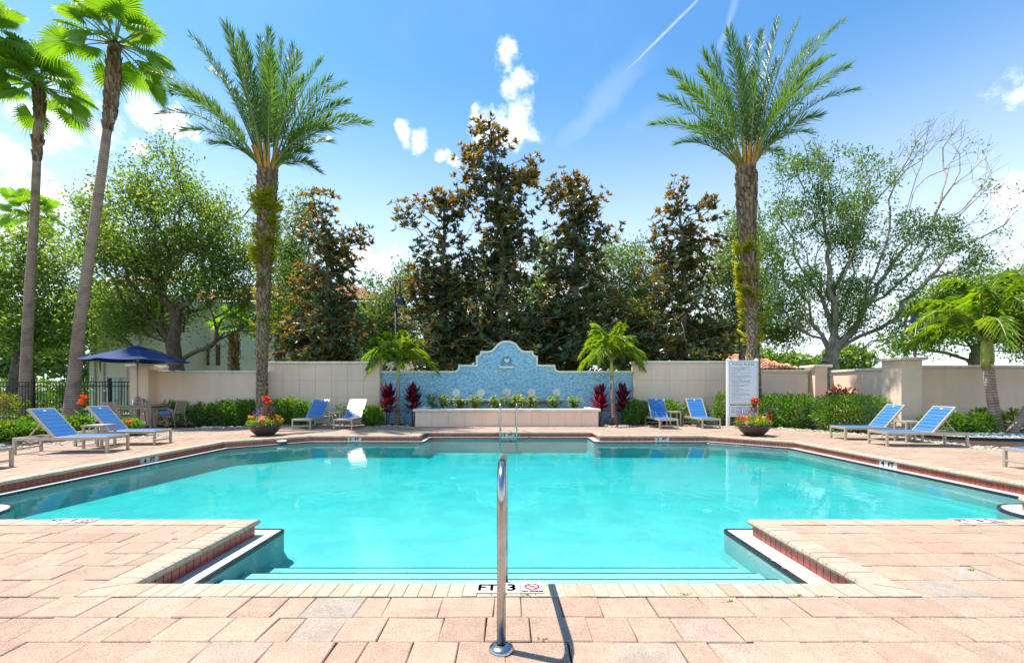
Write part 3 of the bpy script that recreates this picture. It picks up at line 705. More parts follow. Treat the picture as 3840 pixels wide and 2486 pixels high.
wall('slim stucco pilaster in the right hand garden corner', PX(3040, RY) - .0, PX(3085, RY), RY - .25, 2.20, .62, over=.12)
# wall running towards the viewer on the right, lit by the sun
t = thing('garden_wall', 'sunlit stucco side wall with palm shadows beside the tall pillar', 'wall', (12.1, 0, 0))
MB().box(0, .3, 14.32, 16.74, -.1, 1.90).build('wall_body', stucco, t)
for a, b_ in ((14.33, 15.5), (15.503, 16.7)): MB().bbox(-.05, .35, a, b_, 1.901, 1.985, .008).build('capstone', capstone, t)
t = wall('big square stucco pillar at the right hand wall corner', 12.02, 12.66, 13.58, 2.26, .73, over=.10)
wall('long low stucco wall behind the right hand palms', 12.665, 24, 14.0, 2.03, .3)

# ------------------------------------------------------------------ mosaic fountain wall
mos, nt, b, out = nodes_of('blue_glass_mosaic')
tc = nt.nodes.new('ShaderNodeTexCoord'); sx = nt.nodes.new('ShaderNodeSeparateXYZ'); nt.links.new(tc.outputs['Object'], sx.inputs[0])
def M_(op, a, b_=0.0):
    n = nt.nodes.new('ShaderNodeMath'); n.operation = op
    for i, q in enumerate((a, b_)):
        if hasattr(q, 'node'): nt.links.new(q, n.inputs[i])
        else: n.inputs[i].default_value = q
    return n.outputs[0]
rw = M_('DIVIDE', sx.outputs[2], .034); ri = M_('FLOOR', rw); cu_ = M_('ADD', M_('DIVIDE', sx.outputs[0], .072), M_('MULTIPLY', M_('MODULO', ri, 2.0), .5)); ci = M_('FLOOR', cu_)
cb = nt.nodes.new('ShaderNodeCombineXYZ'); nt.links.new(ci, cb.inputs[0]); nt.links.new(ri, cb.inputs[1])
wn = nt.nodes.new('ShaderNodeTexWhiteNoise'); wn.noise_dimensions = '3D'; nt.links.new(cb.outputs[0], wn.inputs['Vector'])
c = ramp(nt, wn.outputs['Value'], [(0, (.09, .29, .56)), (.18, (.14, .40, .64)), (.36, (.22, .52, .68)), (.5, (.32, .62, .72)), (.62, (.11, .36, .62)), (.74, (.42, .66, .64)), (.86, (.18, .50, .72)), (1, (.50, .72, .72))])
gm = M_('MAXIMUM', M_('GREATER_THAN', M_('ABSOLUTE', M_('SUBTRACT', M_('FRACT', rw), .5)), .43), M_('GREATER_THAN', M_('ABSOLUTE', M_('SUBTRACT', M_('FRACT', cu_), .5)), .465))
mx = nt.nodes.new('ShaderNodeMixRGB'); nt.links.new(gm, mx.inputs[0]); nt.links.new(c, mx.inputs[1]); mx.inputs[2].default_value = (.42, .52, .56, 1)
nt.links.new(mx.outputs[0], b.inputs['Base Color']); b.inputs['Roughness'].default_value = .25
bump(nt, b, M_('SUBTRACT', 1.0, gm), .4, .004)
WY = 16.8; FX = PX(1900.6, WY); U = .003296
prof = [(0, 52), (30, 54), (60, 61), (85, 72), (108, 88), (128, 110), (148, 136), (168, 157), (192, 168), (220, 172), (307, 173), (307, 190), (312, 208), (324, 221), (340, 227), (358, 228), (358, 330), (561, 331), (561, 350), (564, 372), (573, 388), (588, 398), (608, 402), (1465, 402)]
right = [(dx * U, 3.30 - y * U) for dx, y in prof]
top = [(-x, z) for x, z in right[::-1]][:-1] + right             # left to right
ft = thing('fountain_wall', 'curved blue mosaic fountain wall with cream trim behind the planter', 'fountain wall', (FX, WY, 0))
loop = [(top[0][0], -.1)] + [(x, z) for x, z in top] + [(top[-1][0], -.1)]
nx, nz0, nz1 = .205, PZ(1373, WY), PZ(1336, WY)
arch = [(-nx, nz0), (nx, nz0)] + [(nx * math.cos(R(a)), nz0 + .16 + (nz1 - nz0 - .16) * math.sin(R(a))) for a in range(0, 181, 15)]
def tess_xz(loops, y):
    flat = [p for lp in loops for p in lp]; fs = []
    for t3 in geometry.tessellate_polygon([[Vector((x, z, 0)) for x, z in lp] for lp in loops]):
        a, b2, c3 = (Vector(flat[i]) for i in t3); fs.append(tuple(t3) if (b2 - a).cross(c3 - a) > 0 else tuple(t3[::-1]))
    return [(x, y, z) for x, z in flat], fs
body = MB(); v, f = tess_xz([loop, arch[::-1]], 0); body.add(v, f)
n = len(loop); body.add([(x, y, z) for y in (0, .32) for x, z in loop], [(i, n + i, n + (i + 1) % n, (i + 1) % n) for i in range(n)])
body.build('mosaic_face', mos, ft)
nb = MB(); n = len(arch); nb.add([(x, y, z) for y in (0, .13) for x, z in arch], [(i, (i + 1) % n, n + (i + 1) % n, n + i) for i in range(n)]); v, f = tess_xz([arch], .13); nb.add(v, f)
nb.build('niche', mos, ft)
v, f = tess_xz([loop], .32); MB().add(v, [q[::-1] for q in f]).build('wall_back', stucco, ft)
tr_ = MB(); T = [Vector(p) for p in top]; w = .075; inn = []
for i in range(len(T)):
    t1 = (T[i] - T[max(i - 1, 0)]); t2 = (T[min(i + 1, len(T) - 1)] - T[i])
    t1 = t1.normalized() if t1.length > 0 else t2.normalized(); t2 = t2.normalized() if t2.length > 0 else t1
    n1, n2 = Vector((t1.y, -t1.x)), Vector((t2.y, -t2.x)); inn.append(T[i] + (n1 + n2) * (w / max(.6, 1 + n1.dot(n2))))
for i in range(len(T) - 1):
    a, b2, c3, d = T[i] , T[i + 1], inn[i + 1], inn[i]
    o_ = Vector((0, .012))
    y0, y1 = -.055, .36
    vs = [(a.x, y0, a.y), (b2.x, y0, b2.y), (c3.x, y0, c3.y), (d.x, y0, d.y), (a.x, y1, a.y), (b2.x, y1, b2.y), (c3.x, y1, c3.y), (d.x, y1, d.y)]
    tr_.add(vs, [(0, 3, 2, 1), (4, 5, 6, 7), (0, 1, 5, 4), (3, 7, 6, 2)])
tr_.add([(T[0].x, y, z.y) for y in (-.055, .36) for z in (T[0], inn[0])], [(0, 1, 3, 2)]); tr_.add([(T[-1].x, y, z.y) for y in (-.055, .36) for z in (T[-1], inn[-1])], [(0, 2, 3, 1)])
tr_.build('trim', castwhite, ft)
MB().bbox(-.28, .27, -.14, .0, nz0 - .085, nz0 - .004, .008).build('niche_ledge', castwhite, ft)
ob_ = MB()
for dx, dz, r in ((-.055, .235, .062), (.055, .235, .062), (0, .17, .055)):
    ob_.lathe([(0, .05), (r * .5, .048), (r * .85, .035), (r, .0), (r, -.06)], 14, (0, 0, 0)); 
    k = 14 * 5
    for i in range(len(ob_.v) - k, len(ob_.v)):
        x, y, z = ob_.v[i]; ob_.v[i] = (x + dx, .06 - z, y + nz0 + dz)
ob_.build('carved_ornament', castwhite, ft, smooth=True)
MB().bbox(-2.26, 2.14, -.30, -.002, .80, .905, .012).build('trough_ledge', surf('mossy_stone', (.46, .43, .33), (.30, .30, .22), .85, 6), ft)
for k, px in enumerate((1711, 1805, 1901, 1993, 2087)):
    rs = MB(); cx_ = PX(px, WY) - FX; cz = PZ(1472, WY)
    def lobed(r, y):
        return [(cx_ + r * (1 + .10 * abs(math.cos(4 * a)) ** .6 - .04) * math.sin(a), y, cz + r * (1 + .10 * abs(math.cos(4 * a)) ** .6 - .04) * math.cos(a)) for a in [2 * math.pi * j / 48 for j in range(48)]]
    rings = [lobed(.148, 0), lobed(.148, -.035), lobed(.128, -.05), lobed(.118, -.044), lobed(.05, -.034), lobed(.03, -.05), lobed(.012, -.055)]
    vs = [p for rg in rings for p in rg]; fs = [(i * 48 + j, i * 48 + (j + 1) % 48, (i + 1) * 48 + (j + 1) % 48, (i + 1) * 48 + j) for i in range(len(rings) - 1) for j in range(48)]
    rs.add(vs, [q[::-1] for q in fs] ); ro = rs.build('spout_rosette', castwhite, ft)
    MB().tube([(cx_, -.05, cz), (cx_, -.075, cz - .004)], .014, 8).build('spout', blackmetal, ro)
# raised planter in front of it
PY0 = 15.06; px0, px1 = PX(1557, PY0), PX(2244, PY0)
pl = thing('raised_planter', 'long paneled stucco planter box in front of the mosaic wall', 'planter', ((px0 + px1) / 2, PY0, 0)); w = (px1 - px0) / 2
shell = MB(); shell.box(-w, w, 0, .2, -.1, .505); shell.box(-w, -w + .2, .2, 1.74, -.1, .505); shell.box(w - .2, w, .2, 1.74, -.1, .505); shell.build('planter_shell', stucco_deep, pl)
MB().box(-w + .2, w - .2, .2, 1.74, -.1, .47).build('soil', mulch, pl)
n = 11; pw = 2 * w / n
for k in range(n): MB().bbox(-w + k * pw + .006, -w + (k + 1) * pw - .006, -.014, .003, .0, .495, .005).build('stucco_panel', stucco_deep, pl)
for k in range(6):
    a, b2 = -w - .07 + k * (2 * w + .14) / 6, -w - .07 + (k + 1) * (2 * w + .14) / 6
    MB().bbox(a + .0015, b2 - .0015, -.07, .26, .506, .60, .01).build('capstone', capstone, pl)
for s in (-1, 1): MB().bbox(s * (w - .095) - .165, s * (w - .095) + .165, .262, 1.73, .506, .60, .01).build('capstone', capstone, pl)

# ------------------------------------------------------------------ black fence
FNY = 17.6; fx0, fx1 = PX(-260, FNY), PX(484, FNY)
fe = thing('metal_fence', 'black picket fence on the left behind the leaning palm', 'fence', ((fx0 + fx1) / 2, FNY, 0)); w = (fx1 - fx0) / 2
for z in (.12, 1.40, 1.565): MB().bbox(-w, w, -.018, .018, z - .018, z + .018, .003).build('rail', blackmetal, fe)
pk = None; n = round(2 * w / .1235)
for k in range(n):
    if pk is None: pk = MB().bbox(-.009, .009, -.0085, .0085, .03, 1.58, .002).build('picket', blackmetal, fe); o = pk
    else: o = pk.copy(); col.objects.link(o)
    o.location.x = -w + (k + .5) * 2 * w / n
for px in (125, 412):
    x = PX(px, FNY) - (fx0 + fx1) / 2
    q = MB(); q.bbox(x - .04, x + .04, -.042, .042, -.03, 1.68, .004); q.bbox(x - .05, x + .05, -.052, .052, 1.68, 1.72, .01); q.build('post', blackmetal, fe)

# ------------------------------------------------------------------ buildings
bstuc = surf('building_stucco', (.76, .64, .51), (.70, .585, .47), .9, .5, 60, .2)
bstuc2 = surf('left_house_stucco', (.74, .64, .54), (.68, .59, .50), .9, .5, 60, .2)  # beige of the left house, slightly greyer than the other stucco
glassm = surf('window_glass', (.06, .09, .11), (.10, .14, .16), .08, 2, 60, 0, spec=.8)
shutm = surf('brown_shutter', (.17, .085, .045), None, .7, 8)
terra, nt, b, out = nodes_of('terracotta_tiles'); r_, g_ = island(nt)
nt.links.new(ramp(nt, r_, [(.45, .17, .09), (.55, .25, .14), (.62, .34, .22), (.38, .13, .07)]), b.inputs['Base Color']); b.inputs['Roughness'].default_value = .85
def window(root, x, z, w, h, y=0, cols=2, rws=2):
    fr_ = MB(); t_ = .05
    fr_.box(x - w / 2, x + w / 2, y - .05, y + .0, z, z + t_); fr_.box(x - w / 2, x + w / 2, y - .05, y, z + h - t_, z + h)
    fr_.box(x - w / 2, x - w / 2 + t_, y - .05, y, z + t_, z + h - t_); fr_.box(x + w / 2 - t_, x + w / 2, y - .05, y, z + t_, z + h - t_)
    fr_.box(x - w / 2 + t_, x + w / 2 - t_, y - .045, y, z + h * .5 - .03, z + h * .5 + .03)
    for k in range(1, cols): fr_.box(x - w / 2 + k * w / cols - .015, x - w / 2 + k * w / cols + .015, y - .04, y, z + h * .5 + .03, z + h - t_)
    fr_.box(x - w / 2 + t_, x + w / 2 - t_, y - .04, y, z + h * .75 - .012, z + h * .75 + .012)
    o = fr_.build('window', whitep, root)
    MB().box(x - w / 2 + t_, x + w / 2 - t_, y - .02, y - .005, z + t_, z + h - t_).build('pane', glassm, o)
    MB().box(x - w / 2 - .12, x + w / 2 + .12, y - .14, y, z - .16, z - .003).build('sill', capstone, o)
def tile_roof(name, root, x0, x1, ye, yr, ze, zr, pitch=.30):
    """barrel tile slope from eave (ye, ze) up to ridge (yr, zr), hipped at both ends"""
    mb = MB(); n = int((x1 - x0) / pitch); L = math.hypot(yr - ye, zr - ze); run = yr - ye; rowsn = max(2, int(L / .42))
    for k in range(n):
        xa = x0 + k * pitch
        for j in range(rowsn):
            u0, u1 = j / rowsn, (j + 1.06) / rowsn
            if xa + pitch < x0 + u0 * run or xa > x1 - u0 * run: continue
            vs = []
            for u, dz in ((u0, .05), (u1, .0)):
                for a in range(5):
                    th = math.pi * a / 4; vs.append((xa + pitch * .5 - math.cos(th) * pitch * .48, ye + u * (yr - ye), ze + u * (zr - ze) + dz + math.sin(th) * .11))
            mb.add(vs, [(a, a + 1, a + 6, a + 5) for a in range(4)] + [(0, 4, 3, 2, 1)])
    mb.add([(x0, ye + .02, ze - .02), (x1, ye + .02, ze - .02), (x1 - run, yr, zr - .02), (x0 + run, yr, zr - .02)], [(0, 1, 2, 3)])
    return mb.build(name, terra, root, 'stuff')
# left house
HY = 30.0; x0, x1 = PX(335, HY), PX(474, HY)
hb = thing('house', 'tall beige house behind the umbrella on the left', 'building', ((x0 + x1) / 2, HY, 0)); w = (x1 - x0) / 2
MB().box(-w, w, 0, 8, -.05, 8.2).build('wall', bstuc2, hb)
MB().box(w + .003, w + 2.6, 1.2, 8, -.05, 8.0).build('side_wall', bstuc2, hb)
cx0 = (x0 + x1) / 2
for (a, b2, z0, z1) in ((343, 356, 1460, 1412), (402, 414, 1460, 1410), (343, 358, 1340, 1305), (390, 405, 1275, 1245), (343, 356, 1240, 1215)):
    window(hb, PX((a + b2) / 2, HY) - cx0, PZ(z0, HY), (b2 - a) * HY / FPX * 1.3, PZ(z1, HY) - PZ(z0, HY))
for a in (359, 393): MB().tube([(PX(a, HY) - cx0, -.06, 0), (PX(a, HY) - cx0, -.06, 8)], .05, 8).build('downpipe', surf('pipe', (.42, .40, .38), None, .6), hb)
for k, a in enumerate((431, 446)): 
    MB().bbox(PX(a, HY) - cx0, PX(a + 13, HY) - cx0, -.28, -.003, .6, 2.1, .02).build('meter_box', surf('meter_grey', (.55, .58, .60), None, .5), hb)
    MB().tube([(PX(a + 6, HY) - cx0, -.15, -.05), (PX(a + 6, HY) - cx0, -.15, .6)], .06, 8).build('conduit', MATS['meter_grey'], hb)
tile_roof('roof', hb, -w - .5, w + 3, -.5, 4, 8.2, 10.2)
# middle apartment house
HY = 34.0; x0, x1 = PX(640, HY), PX(1440, HY)
hb = thing('apartment_house', 'beige apartment house with white windows behind the left garden wall', 'building', ((x0 + x1) / 2, HY, 0)); w = (x1 - x0) / 2; cx0 = (x0 + x1) / 2
MB().box(-w, w, 0, 10, -.05, 8.0).build('wall', bstuc, hb)
for (a, b2, z0, z1) in ((886, 907, 1336, 1280), (953, 975, 1336, 1270), (752, 770, 1350, 1300), (1080, 1102, 1336, 1280), (1195, 1220, 1340, 1280), (886, 907, 1200, 1150), (953, 975, 1200, 1150), (1080, 1102, 1200, 1150), (1300, 1322, 1336, 1280)):
    window(hb, PX((a + b2) / 2, HY) - cx0, PZ(z0, HY), (b2 - a) * HY / FPX, PZ(z1, HY) - PZ(z0, HY))
for (a, b2) in ((810, 826), (776, 786), (1236, 1246)):
    q = MB(); q.bbox(PX(a, HY) - cx0, PX(b2, HY) - cx0, -.06, -.003, PZ(1370, HY), PZ(1292, HY), .01)
    for k in range(12): q.box(PX(a, HY) - cx0 + .05, PX(b2, HY) - cx0 - .05, -.085, -.06, PZ(1368, HY) + k * .125, PZ(1368, HY) + k * .125 + .07)
    q.build('shutter', shutm, hb)
MB().box(-w - .3, w + .3, -.35, 0, 7.7, 8.0).build('eave', capstone, hb)
tile_roof('roof', hb, -w - .6, w + .6, -.7, 4.5, 8.02, 10.4)
# low pavilion roof on the right
HY = 27.0; x0, x1 = PX(2640, HY), PX(3010, HY)
hb = thing('pavilion', 'low pavilion with red tile roof behind the sign', 'building', ((x0 + x1) / 2, HY, 0)); w = (x1 - x0) / 2
MB().box(-w + .4, w - .4, .6, 5, -.05, 2.4).build('wall', bstuc, hb)
tile_roof('roof', hb, -w, w, 0, 2.6, PZ(1388, HY) , PZ(1330, HY + 2), .26)
MB().box(-w, w, .0, .3, 2.28, PZ(1388, HY) - .01).build('fascia', shutm, hb)

# ------------------------------------------------------------------ loungers
LL, LW, LH = 1.66, .61, .325
def make_lounger(back_deg=51, Lb=.735):
    t = thing('sun_lounger', '', 'lounger')
    fr_ = MB(); s = .045; hw = LW / 2
    for y in (-hw, hw - s): fr_.bbox(.048, LL - .048, y, y + s, LH - .062, LH, .003)
    fr_.bbox(.003, .045, -hw + s, hw - s, LH - .06, LH - .003, .003); fr_.bbox(LL - .045, LL - .003, -hw + s, hw - s, LH - .06, LH - .003, .003)
    fr_.build('frame', alu, t)
    for x in (0, LL - s):
        for y in (-hw, hw - s): MB().bbox(x, x + s, y, y + s, 0, LH - .0, .003).build('leg', alu, t)
        MB().bbox(x + .008, x + s - .008, -hw + s, hw - s, .085, .115, .002).build('crossbar', alu, t)
    hx = .955; n = 8
    for k in range(n):
        a = .05 + k * (hx - .06) / n; MB().bbox(a + .004, a + (hx - .06) / n - .004, -hw + s + .004, hw - s - .004, LH - .012, LH + .006, .003).build('seat_slat', slatm, t)
    ang = R(back_deg); Mb = Matrix.Translation((hx, 0, LH - .02)) @ Matrix.Rotation(-ang, 4, 'Y')
    bf = MB()
    for y in (-hw + .012, hw - .012 - .035): bf.bbox(0, Lb, y, y + .035, -.02, .022, .003, Mb)
    bf.bbox(Lb - .03, Lb, -hw + .047, hw - .047, -.02, .022, .003, Mb); bf.bbox(0, .03, -hw + .047, hw - .047, -.02, .02, .003, Mb)
    bf.build('back_frame', alu, t)
    n = 7
    for k in range(n):
        a = .03 + k * (Lb - .062) / n; o = MB().bbox(a + .005, a + (Lb - .062) / n - .005, -hw + .049, hw - .049, .008, .026, .003, Mb).build('back_slat', slatm, t)
    em = MB(); em.prism([(Lb - .075 + .014 * math.cos(q), .032 * math.sin(q)) for q in [2 * math.pi * j / 16 for j in range(16)]], .026, .029)
    em.v = [tuple(Mb @ Vector(p)) for p in em.v]; em.build('emblem', whitep, t)
    st_ = MB()
    for y in (-hw + .06, hw - .085):
        p = Mb @ Vector((Lb * .55, y + .012, -.02)); st_.tube([p, (LL - .19, y + .012, LH - .04)], .011, 6)
    st_.tube([(LL - .19, -hw + .04, LH - .04), (LL - .19, hw - .04, LH - .04)], .011, 6); st_.build('back_strut', alu, t)
    return t
loungers = [(-8.10, 9.07, R(188), 'blue sun lounger with raised back left of the pool, nearer of the pair', 'pair'),
            (-8.15, 10.30, R(187), 'blue sun lounger by the leaning palm, farther of the left pair', ''),
            (-8.17, 6.95, R(186), 'blue sun lounger cut off by the left edge of the photo', ''),
            (8.33, 10.05, R(-6), 'blue sun lounger right of the pool, nearer of the pair beside the pebbles', ''),
            (8.35, 11.30, R(-5), 'blue sun lounger by the clipped hedge, farther of the right pair', ''),
            (8.02, 6.92, R(-5), 'blue sun lounger cut off by the right edge of the photo', ''),
            (-6.72, 14.02, R(90), 'glaring silvery lounger facing the pool, beside the left flower bowl', ''),
            (-5.40, 14.02, R(91), 'glaring silvery lounger facing the pool, beside the round clipped bush', ''),
            (5.00, 14.02, R(89), 'deep blue lounger in palm shade beside the red cordylines', ''),
            (6.45, 14.22, R(90), 'deep blue lounger next to the pool rules sign', '')]
protos = {}
for i, (x, y, a, lb, _) in enumerate(loungers):
    kind_ = (51, .735) if i < 6 else ((45, .84) if i < 8 else (55, .78))
    if kind_ not in protos: o = protos[kind_] = make_lounger(*kind_)
    else: o = copy_tree(protos[kind_])
    o.location = (x, y, .0015); o.rotation_euler.z = a; o['label'] = lb; o['group'] = 'sun loungers around the pool'
def make_side_table():
    t = thing('side_table', '', 'side table'); h = .5; a = .2
    top = MB(); edge = [(-a, -a)] + [(-a + 2 * a * k / 8, -a - .03 * math.sin(math.pi * k / 8)) for k in range(1, 8)] + [(a, -a), (a, a), (-a, a)]
    top.prism(edge, h - .045, h); top.build('table_top', alu, t)
    for sx_ in (-1, 1):
        for sy in (-1, 1): MB().bbox(sx_ * (a - .022) - .021, sx_ * (a - .022) + .021, sy * (a - .022) - .021, sy * (a - .022) + .021, 0, h - .046, .003).build('leg', alu, t)
    return t
tp = make_side_table()
for i, (x, y, a, lb) in enumerate([(-9.0, 9.60, R(6), 'tan metal side table between the two left loungers'), (-6.06, 15.22, 0, 'tan metal side table between the two silvery loungers'),
                                   (5.67, 15.45, 0, 'tan metal side table between the two shaded blue loungers'), (9.62, 10.68, R(-4), 'tan metal side table between the two right loungers')]):
    o = tp if i == 0 else copy_tree(tp); o.location = (x, y, .0015); o.rotation_euler.z = a; o['label'] = lb; o['group'] = 'side tables between the loungers'

# ------------------------------------------------------------------ pool rails
hr = thing('handrail', 'bent stainless steel handrail at the pool steps in the foreground', 'handrail', (-.052, 2.14, 0))
def bez(p0, p1, p2, n=8): return [Vector(p0) * (1 - u) ** 2 + Vector(p1) * 2 * u * (1 - u) + Vector(p2) * u * u for u in [k / n for k in range(n + 1)]]
path = [Vector((0, 0, 0)), Vector((0, 0, .35)), Vector((0, 0, .62))] + bez((0, 0, .70), (0, .01, .885), (0, .20, .872), 10) + bez((0, .86, .80), (0, 1.16, .765), (0, 1.22, .45), 10) + [Vector((0, 1.26, .0)), Vector((0, 1.28, -.31))]
MB().tube(path, .0222, 20).build('rail', steel, hr, smooth=True)
MB().lathe([(.023, .026), (.032, .024), (.052, .018), (.060, .008), (.061, .0)], 32).build('base_flange', steel, hr, smooth=True)
ld = thing('pool_ladder', 'stainless pool ladder rails in the recess before the planter', 'ladder', (0, 13.15, 0))
for px in (1876, 1937):
    x = PX(px, 13.2)
    pts = [Vector((x, -.22, -.30)), Vector((x, -.20, .2)), Vector((x, -.18, .55))] + bez((x, -.17, .68), (x, -.12, .90), (x, .12, .86), 8) + bez((x, .40, .62), (x, .50, .5), (x, .50, .3), 6) + [Vector((x, .50, .0))]
    MB().tube(pts, .022, 12).build('rail', steel, ld, smooth=True)
    MB().lathe([(.024, .02), (.05, .014), (.055, 0)], 16, (x, .50, 0)).build('base_flange', steel, ld, smooth=True)
xa, xb = PX(1876, 13.2), PX(1937, 13.2)
for z in (-.19, -.33): MB().bbox(xa + .02, xb - .02, -.26, -.17, z, z + .03, .005).build('tread', steel, ld)

# ------------------------------------------------------------------ lamp posts
lampm = surf('dark_lamp_metal', (.012, .014, .024), (.02, .022, .03), .3, 12, 60, .05, spec=.7)
polem = surf('lamp_pole', (.075, .06, .05), None, .6, 10)
frost = surf('frosted_lens', (.75, .73, .66), None, .4, 10)
def lamp(x, Y, ytop, label, flip=1):
    zt = PZ(ytop, Y); t = thing('lamp_post', label, 'lamp post', (x, Y, 0)); s = Y / FPX
    MB().tube([(0, 0, -.05), (0, 0, zt - 90 * s)], [.055, .05], 12).build('pole', polem, t, smooth=True)
    r = .09 * flip
    MB().tube([(0, 0, zt - 92 * s), (0, 0, zt - 10 * s)] + [(r - r * math.cos(R(a)), 0, zt - 10 * s + .1 * math.sin(R(a))) for a in range(20, 181, 20)] + [(2 * r, 0, zt - 45 * s)], .028, 10).build('gooseneck', lampm, t, smooth=True)
    z0 = zt - 97 * s; k = s
    prof = [(27 * k, 0), (27.5 * k, 3 * k), (23 * k, 5 * k), (21 * k, 14 * k), (16 * k, 26 * k), (9 * k, 34 * k), (7 * k, 40 * k), (8 * k, 46 * k), (5 * k, 52 * k), (.001, 53 * k)]
    sh = MB().lathe(prof, 24, (2 * r, -.005, z0)).build('lamp_shade', lampm, t, smooth=True)
    MB().lathe([(.001, 1 * k), (22 * k, 1.5 * k), (24 * k, 3 * k)], 24, (2 * r, -.005, z0)).build('lens', frost, t)
lamp(PX(1484, 18.6), 18.6, 1052, 'dark bell lamp post behind the small palm left of the planter')
lamp(PX(2776, 18.6), 18.6, 1055, 'dark bell lamp post half hidden by the right date palm trunk', -1)
lamp(PX(3431, 18.6), 18.6, 1125, 'dark lamp post behind the big stucco pillar on the right', -1)

# ------------------------------------------------------------------ umbrella, table, chairs
navy = surf('navy_canvas', (.004, .032, .145), (.003, .026, .12), .8, 5, 300, .15, .002)
tan = surf('tan_metal', (.40, .33, .24), (.35, .29, .21), .5, 20, 60, .05, metal=.2)
UY = 14.85; ux = PX(516, UY)
um = thing('patio_umbrella', 'navy blue octagonal patio umbrella over the table on the left', 'umbrella', (ux, UY, 0))
MB().tube([(0, 0, 0), (0, 0, 2.70)], .021, 12).build('pole', tan, um, smooth=True)
za, zr_, Rr = 2.70, 2.235, 1.48
cn = MB(); vs = []; ringn = 6; nseg = 8
for side in range(2):
    for i in range(ringn + 1):
        u = i / ringn
        for k in range(nseg * 4):
            a = R(-90) + 2 * math.pi * k / (nseg * 4); ph = (k % 4) / 4; corner = abs(ph - 0) if ph < .5 else 1 - ph
            flat = math.cos(math.pi / nseg) / math.cos((ph - .5) * 2 * math.pi / nseg)
            r = Rr * u * flat; z = za - (za - zr_) * (u ** 1.12) - .035 * math.sin(math.pi * ph) * u * u - (.006 if side else 0)
            vs.append((r * math.cos(a), r * math.sin(a), z))
n = nseg * 4; fs = []; off = (ringn + 1) * n
for i in range(ringn):
    for k in range(n):
        q = (i * n + k, i * n + (k + 1) % n, (i + 1) * n + (k + 1) % n, (i + 1) * n + k); fs.append(q[::-1]); fs.append(tuple(j + off for j in q))
for k in range(n): fs.append((ringn * n + k, ringn * n + (k + 1) % n, off + ringn * n + (k + 1) % n, off + ringn * n + k))
cn.add(vs, fs); cn.build('canopy', navy, um)
vt = MB().lathe([(.001, .11), (.10, .075), (.28, .012), (.29, .0)], 16, (0, 0, za - .06)); vt.build('vent', navy, um)
MB().lathe([(.02, 0), (.06, .02), (.06, .05), (.035, .06), (.055, .09), (.05, .13), (.02, .15), (.001, .152)], 16, (0, 0, za + .04)).build('finial', surf('finial_stone', (.33, .29, .26), None, .7), um, smooth=True)
for k in range(8):
    a = R(-90 + 45 * k); c_, s_ = math.cos(a), math.sin(a)
    MB().tube([(.03 * c_, .03 * s_, za - .03), (1.44 * c_, 1.44 * s_, zr_ - .012)], .009, 6).build('rib', tan, um)
    MB().tube([(.03 * c_, .03 * s_, zr_ + .06), (.72 * c_, .72 * s_, za - (za - zr_) * (.72 / 1.48) ** 1.12 - .03)], .008, 6).build('strut', tan, um)
MB().lathe([(.03, -.05), (.045, -.02), (.045, .05), (.03, .07)], 12, (0, 0, zr_ + .04)).build('hub', tan, um)
MB().tube([(-.85, -.45, zr_ + .02), (-.86, -.45, zr_ - .25), (-.84, -.45, zr_ - .40), (-.82, -.45, zr_ - .25), (-.83, -.45, zr_ + .02)], .010, 6).build('tie_strap', blackmetal, um)
MB().lathe([(.02, 0), (.05, .02), (.07, .12), (.055, .16), (.021, .17)], 12, (0, 0, .87)).build('crank_collar', tan, um)
TX, TY = PX(540, 14.8), 14.82
tb = thing('patio_table', 'tan patio table under the navy umbrella', 'table', (TX, TY, 0))
q = MB(); q.bbox(-.56, .56, -.42, .42, .705, .745, .006); q.build('table_top', tan, tb)
for sx_ in (-1, 1):
    for sy in (-1, 1): MB().bbox(sx_ * .50 - .028, sx_ * .50 + .028, sy * .36 - .028, sy * .36 + .028, 0, .704, .004).build('leg', tan, tb)
for y_ in (-.37, .35): MB().box(-.47, .47, y_, y_ + .02, .62, .704).build('apron', tan, tb)
slattan = surf('tan_strap', (.42, .34, .22), (.36, .29, .19), .6, 20)
def make_chair():                                     # faces +x
    t = thing('patio_chair', '', 'chair')
    for y in (-.27, .27):
        MB().tube([(.27, y, 0), (.25, y, .45), (.22, y, .60), (.12, y, .64), (-.14, y, .62), (-.24, y, .5), (-.33, y, 0)], .015, 8).build('arm_frame', tan, t, smooth=True)
        MB().tube([(.24, y * .93, .40), (-.20, y * .93, .36), (-.27, y * .93, .42), (-.36, y * .93, .88)], .014, 8).build('seat_rail', tan, t, smooth=True)
    for k in range(6): MB().bbox(-.15 + k * .068, -.15 + k * .068 + .05, -.25, .25, .372 + k * .006, .384 + k * .006, .003).build('seat_slat', slattan, t)
    for k in range(7):
        u = k / 6; MB().bbox(-.285 - .075 * u, -.275 - .075 * u, -.25, .25, .46 + .37 * u, .51 + .37 * u, .003).build('back_slat', slattan, t)
    for y in (-.09, .09): MB().tube([(-.292, y, .46), (-.37, y, .88)], .008, 6).build('back_rib', tan, t)
    return t
ch = make_chair()
for i, (x, y, a, lb) in enumerate([(PX(450, 13.7), 13.75, R(80), 'tan slatted chair seen from behind, left of the patio table'),
                                   (-11.42, 14.72, R(184), 'tan slatted chair with curved arms right of the patio table'),
                                   (PX(498, 15.5), 15.42, R(-92), 'tan slatted chair behind the table with a towel on its back')]):
    o = ch if i == 0 else copy_tree(ch); o.location = (x, y, .0015); o.rotation_euler.z = a; o['label'] = lb; o['group'] = 'chairs around the patio table'
tw, nt, b, out = nodes_of('dotted_towel'); tc = nt.nodes.new('ShaderNodeTexCoord')
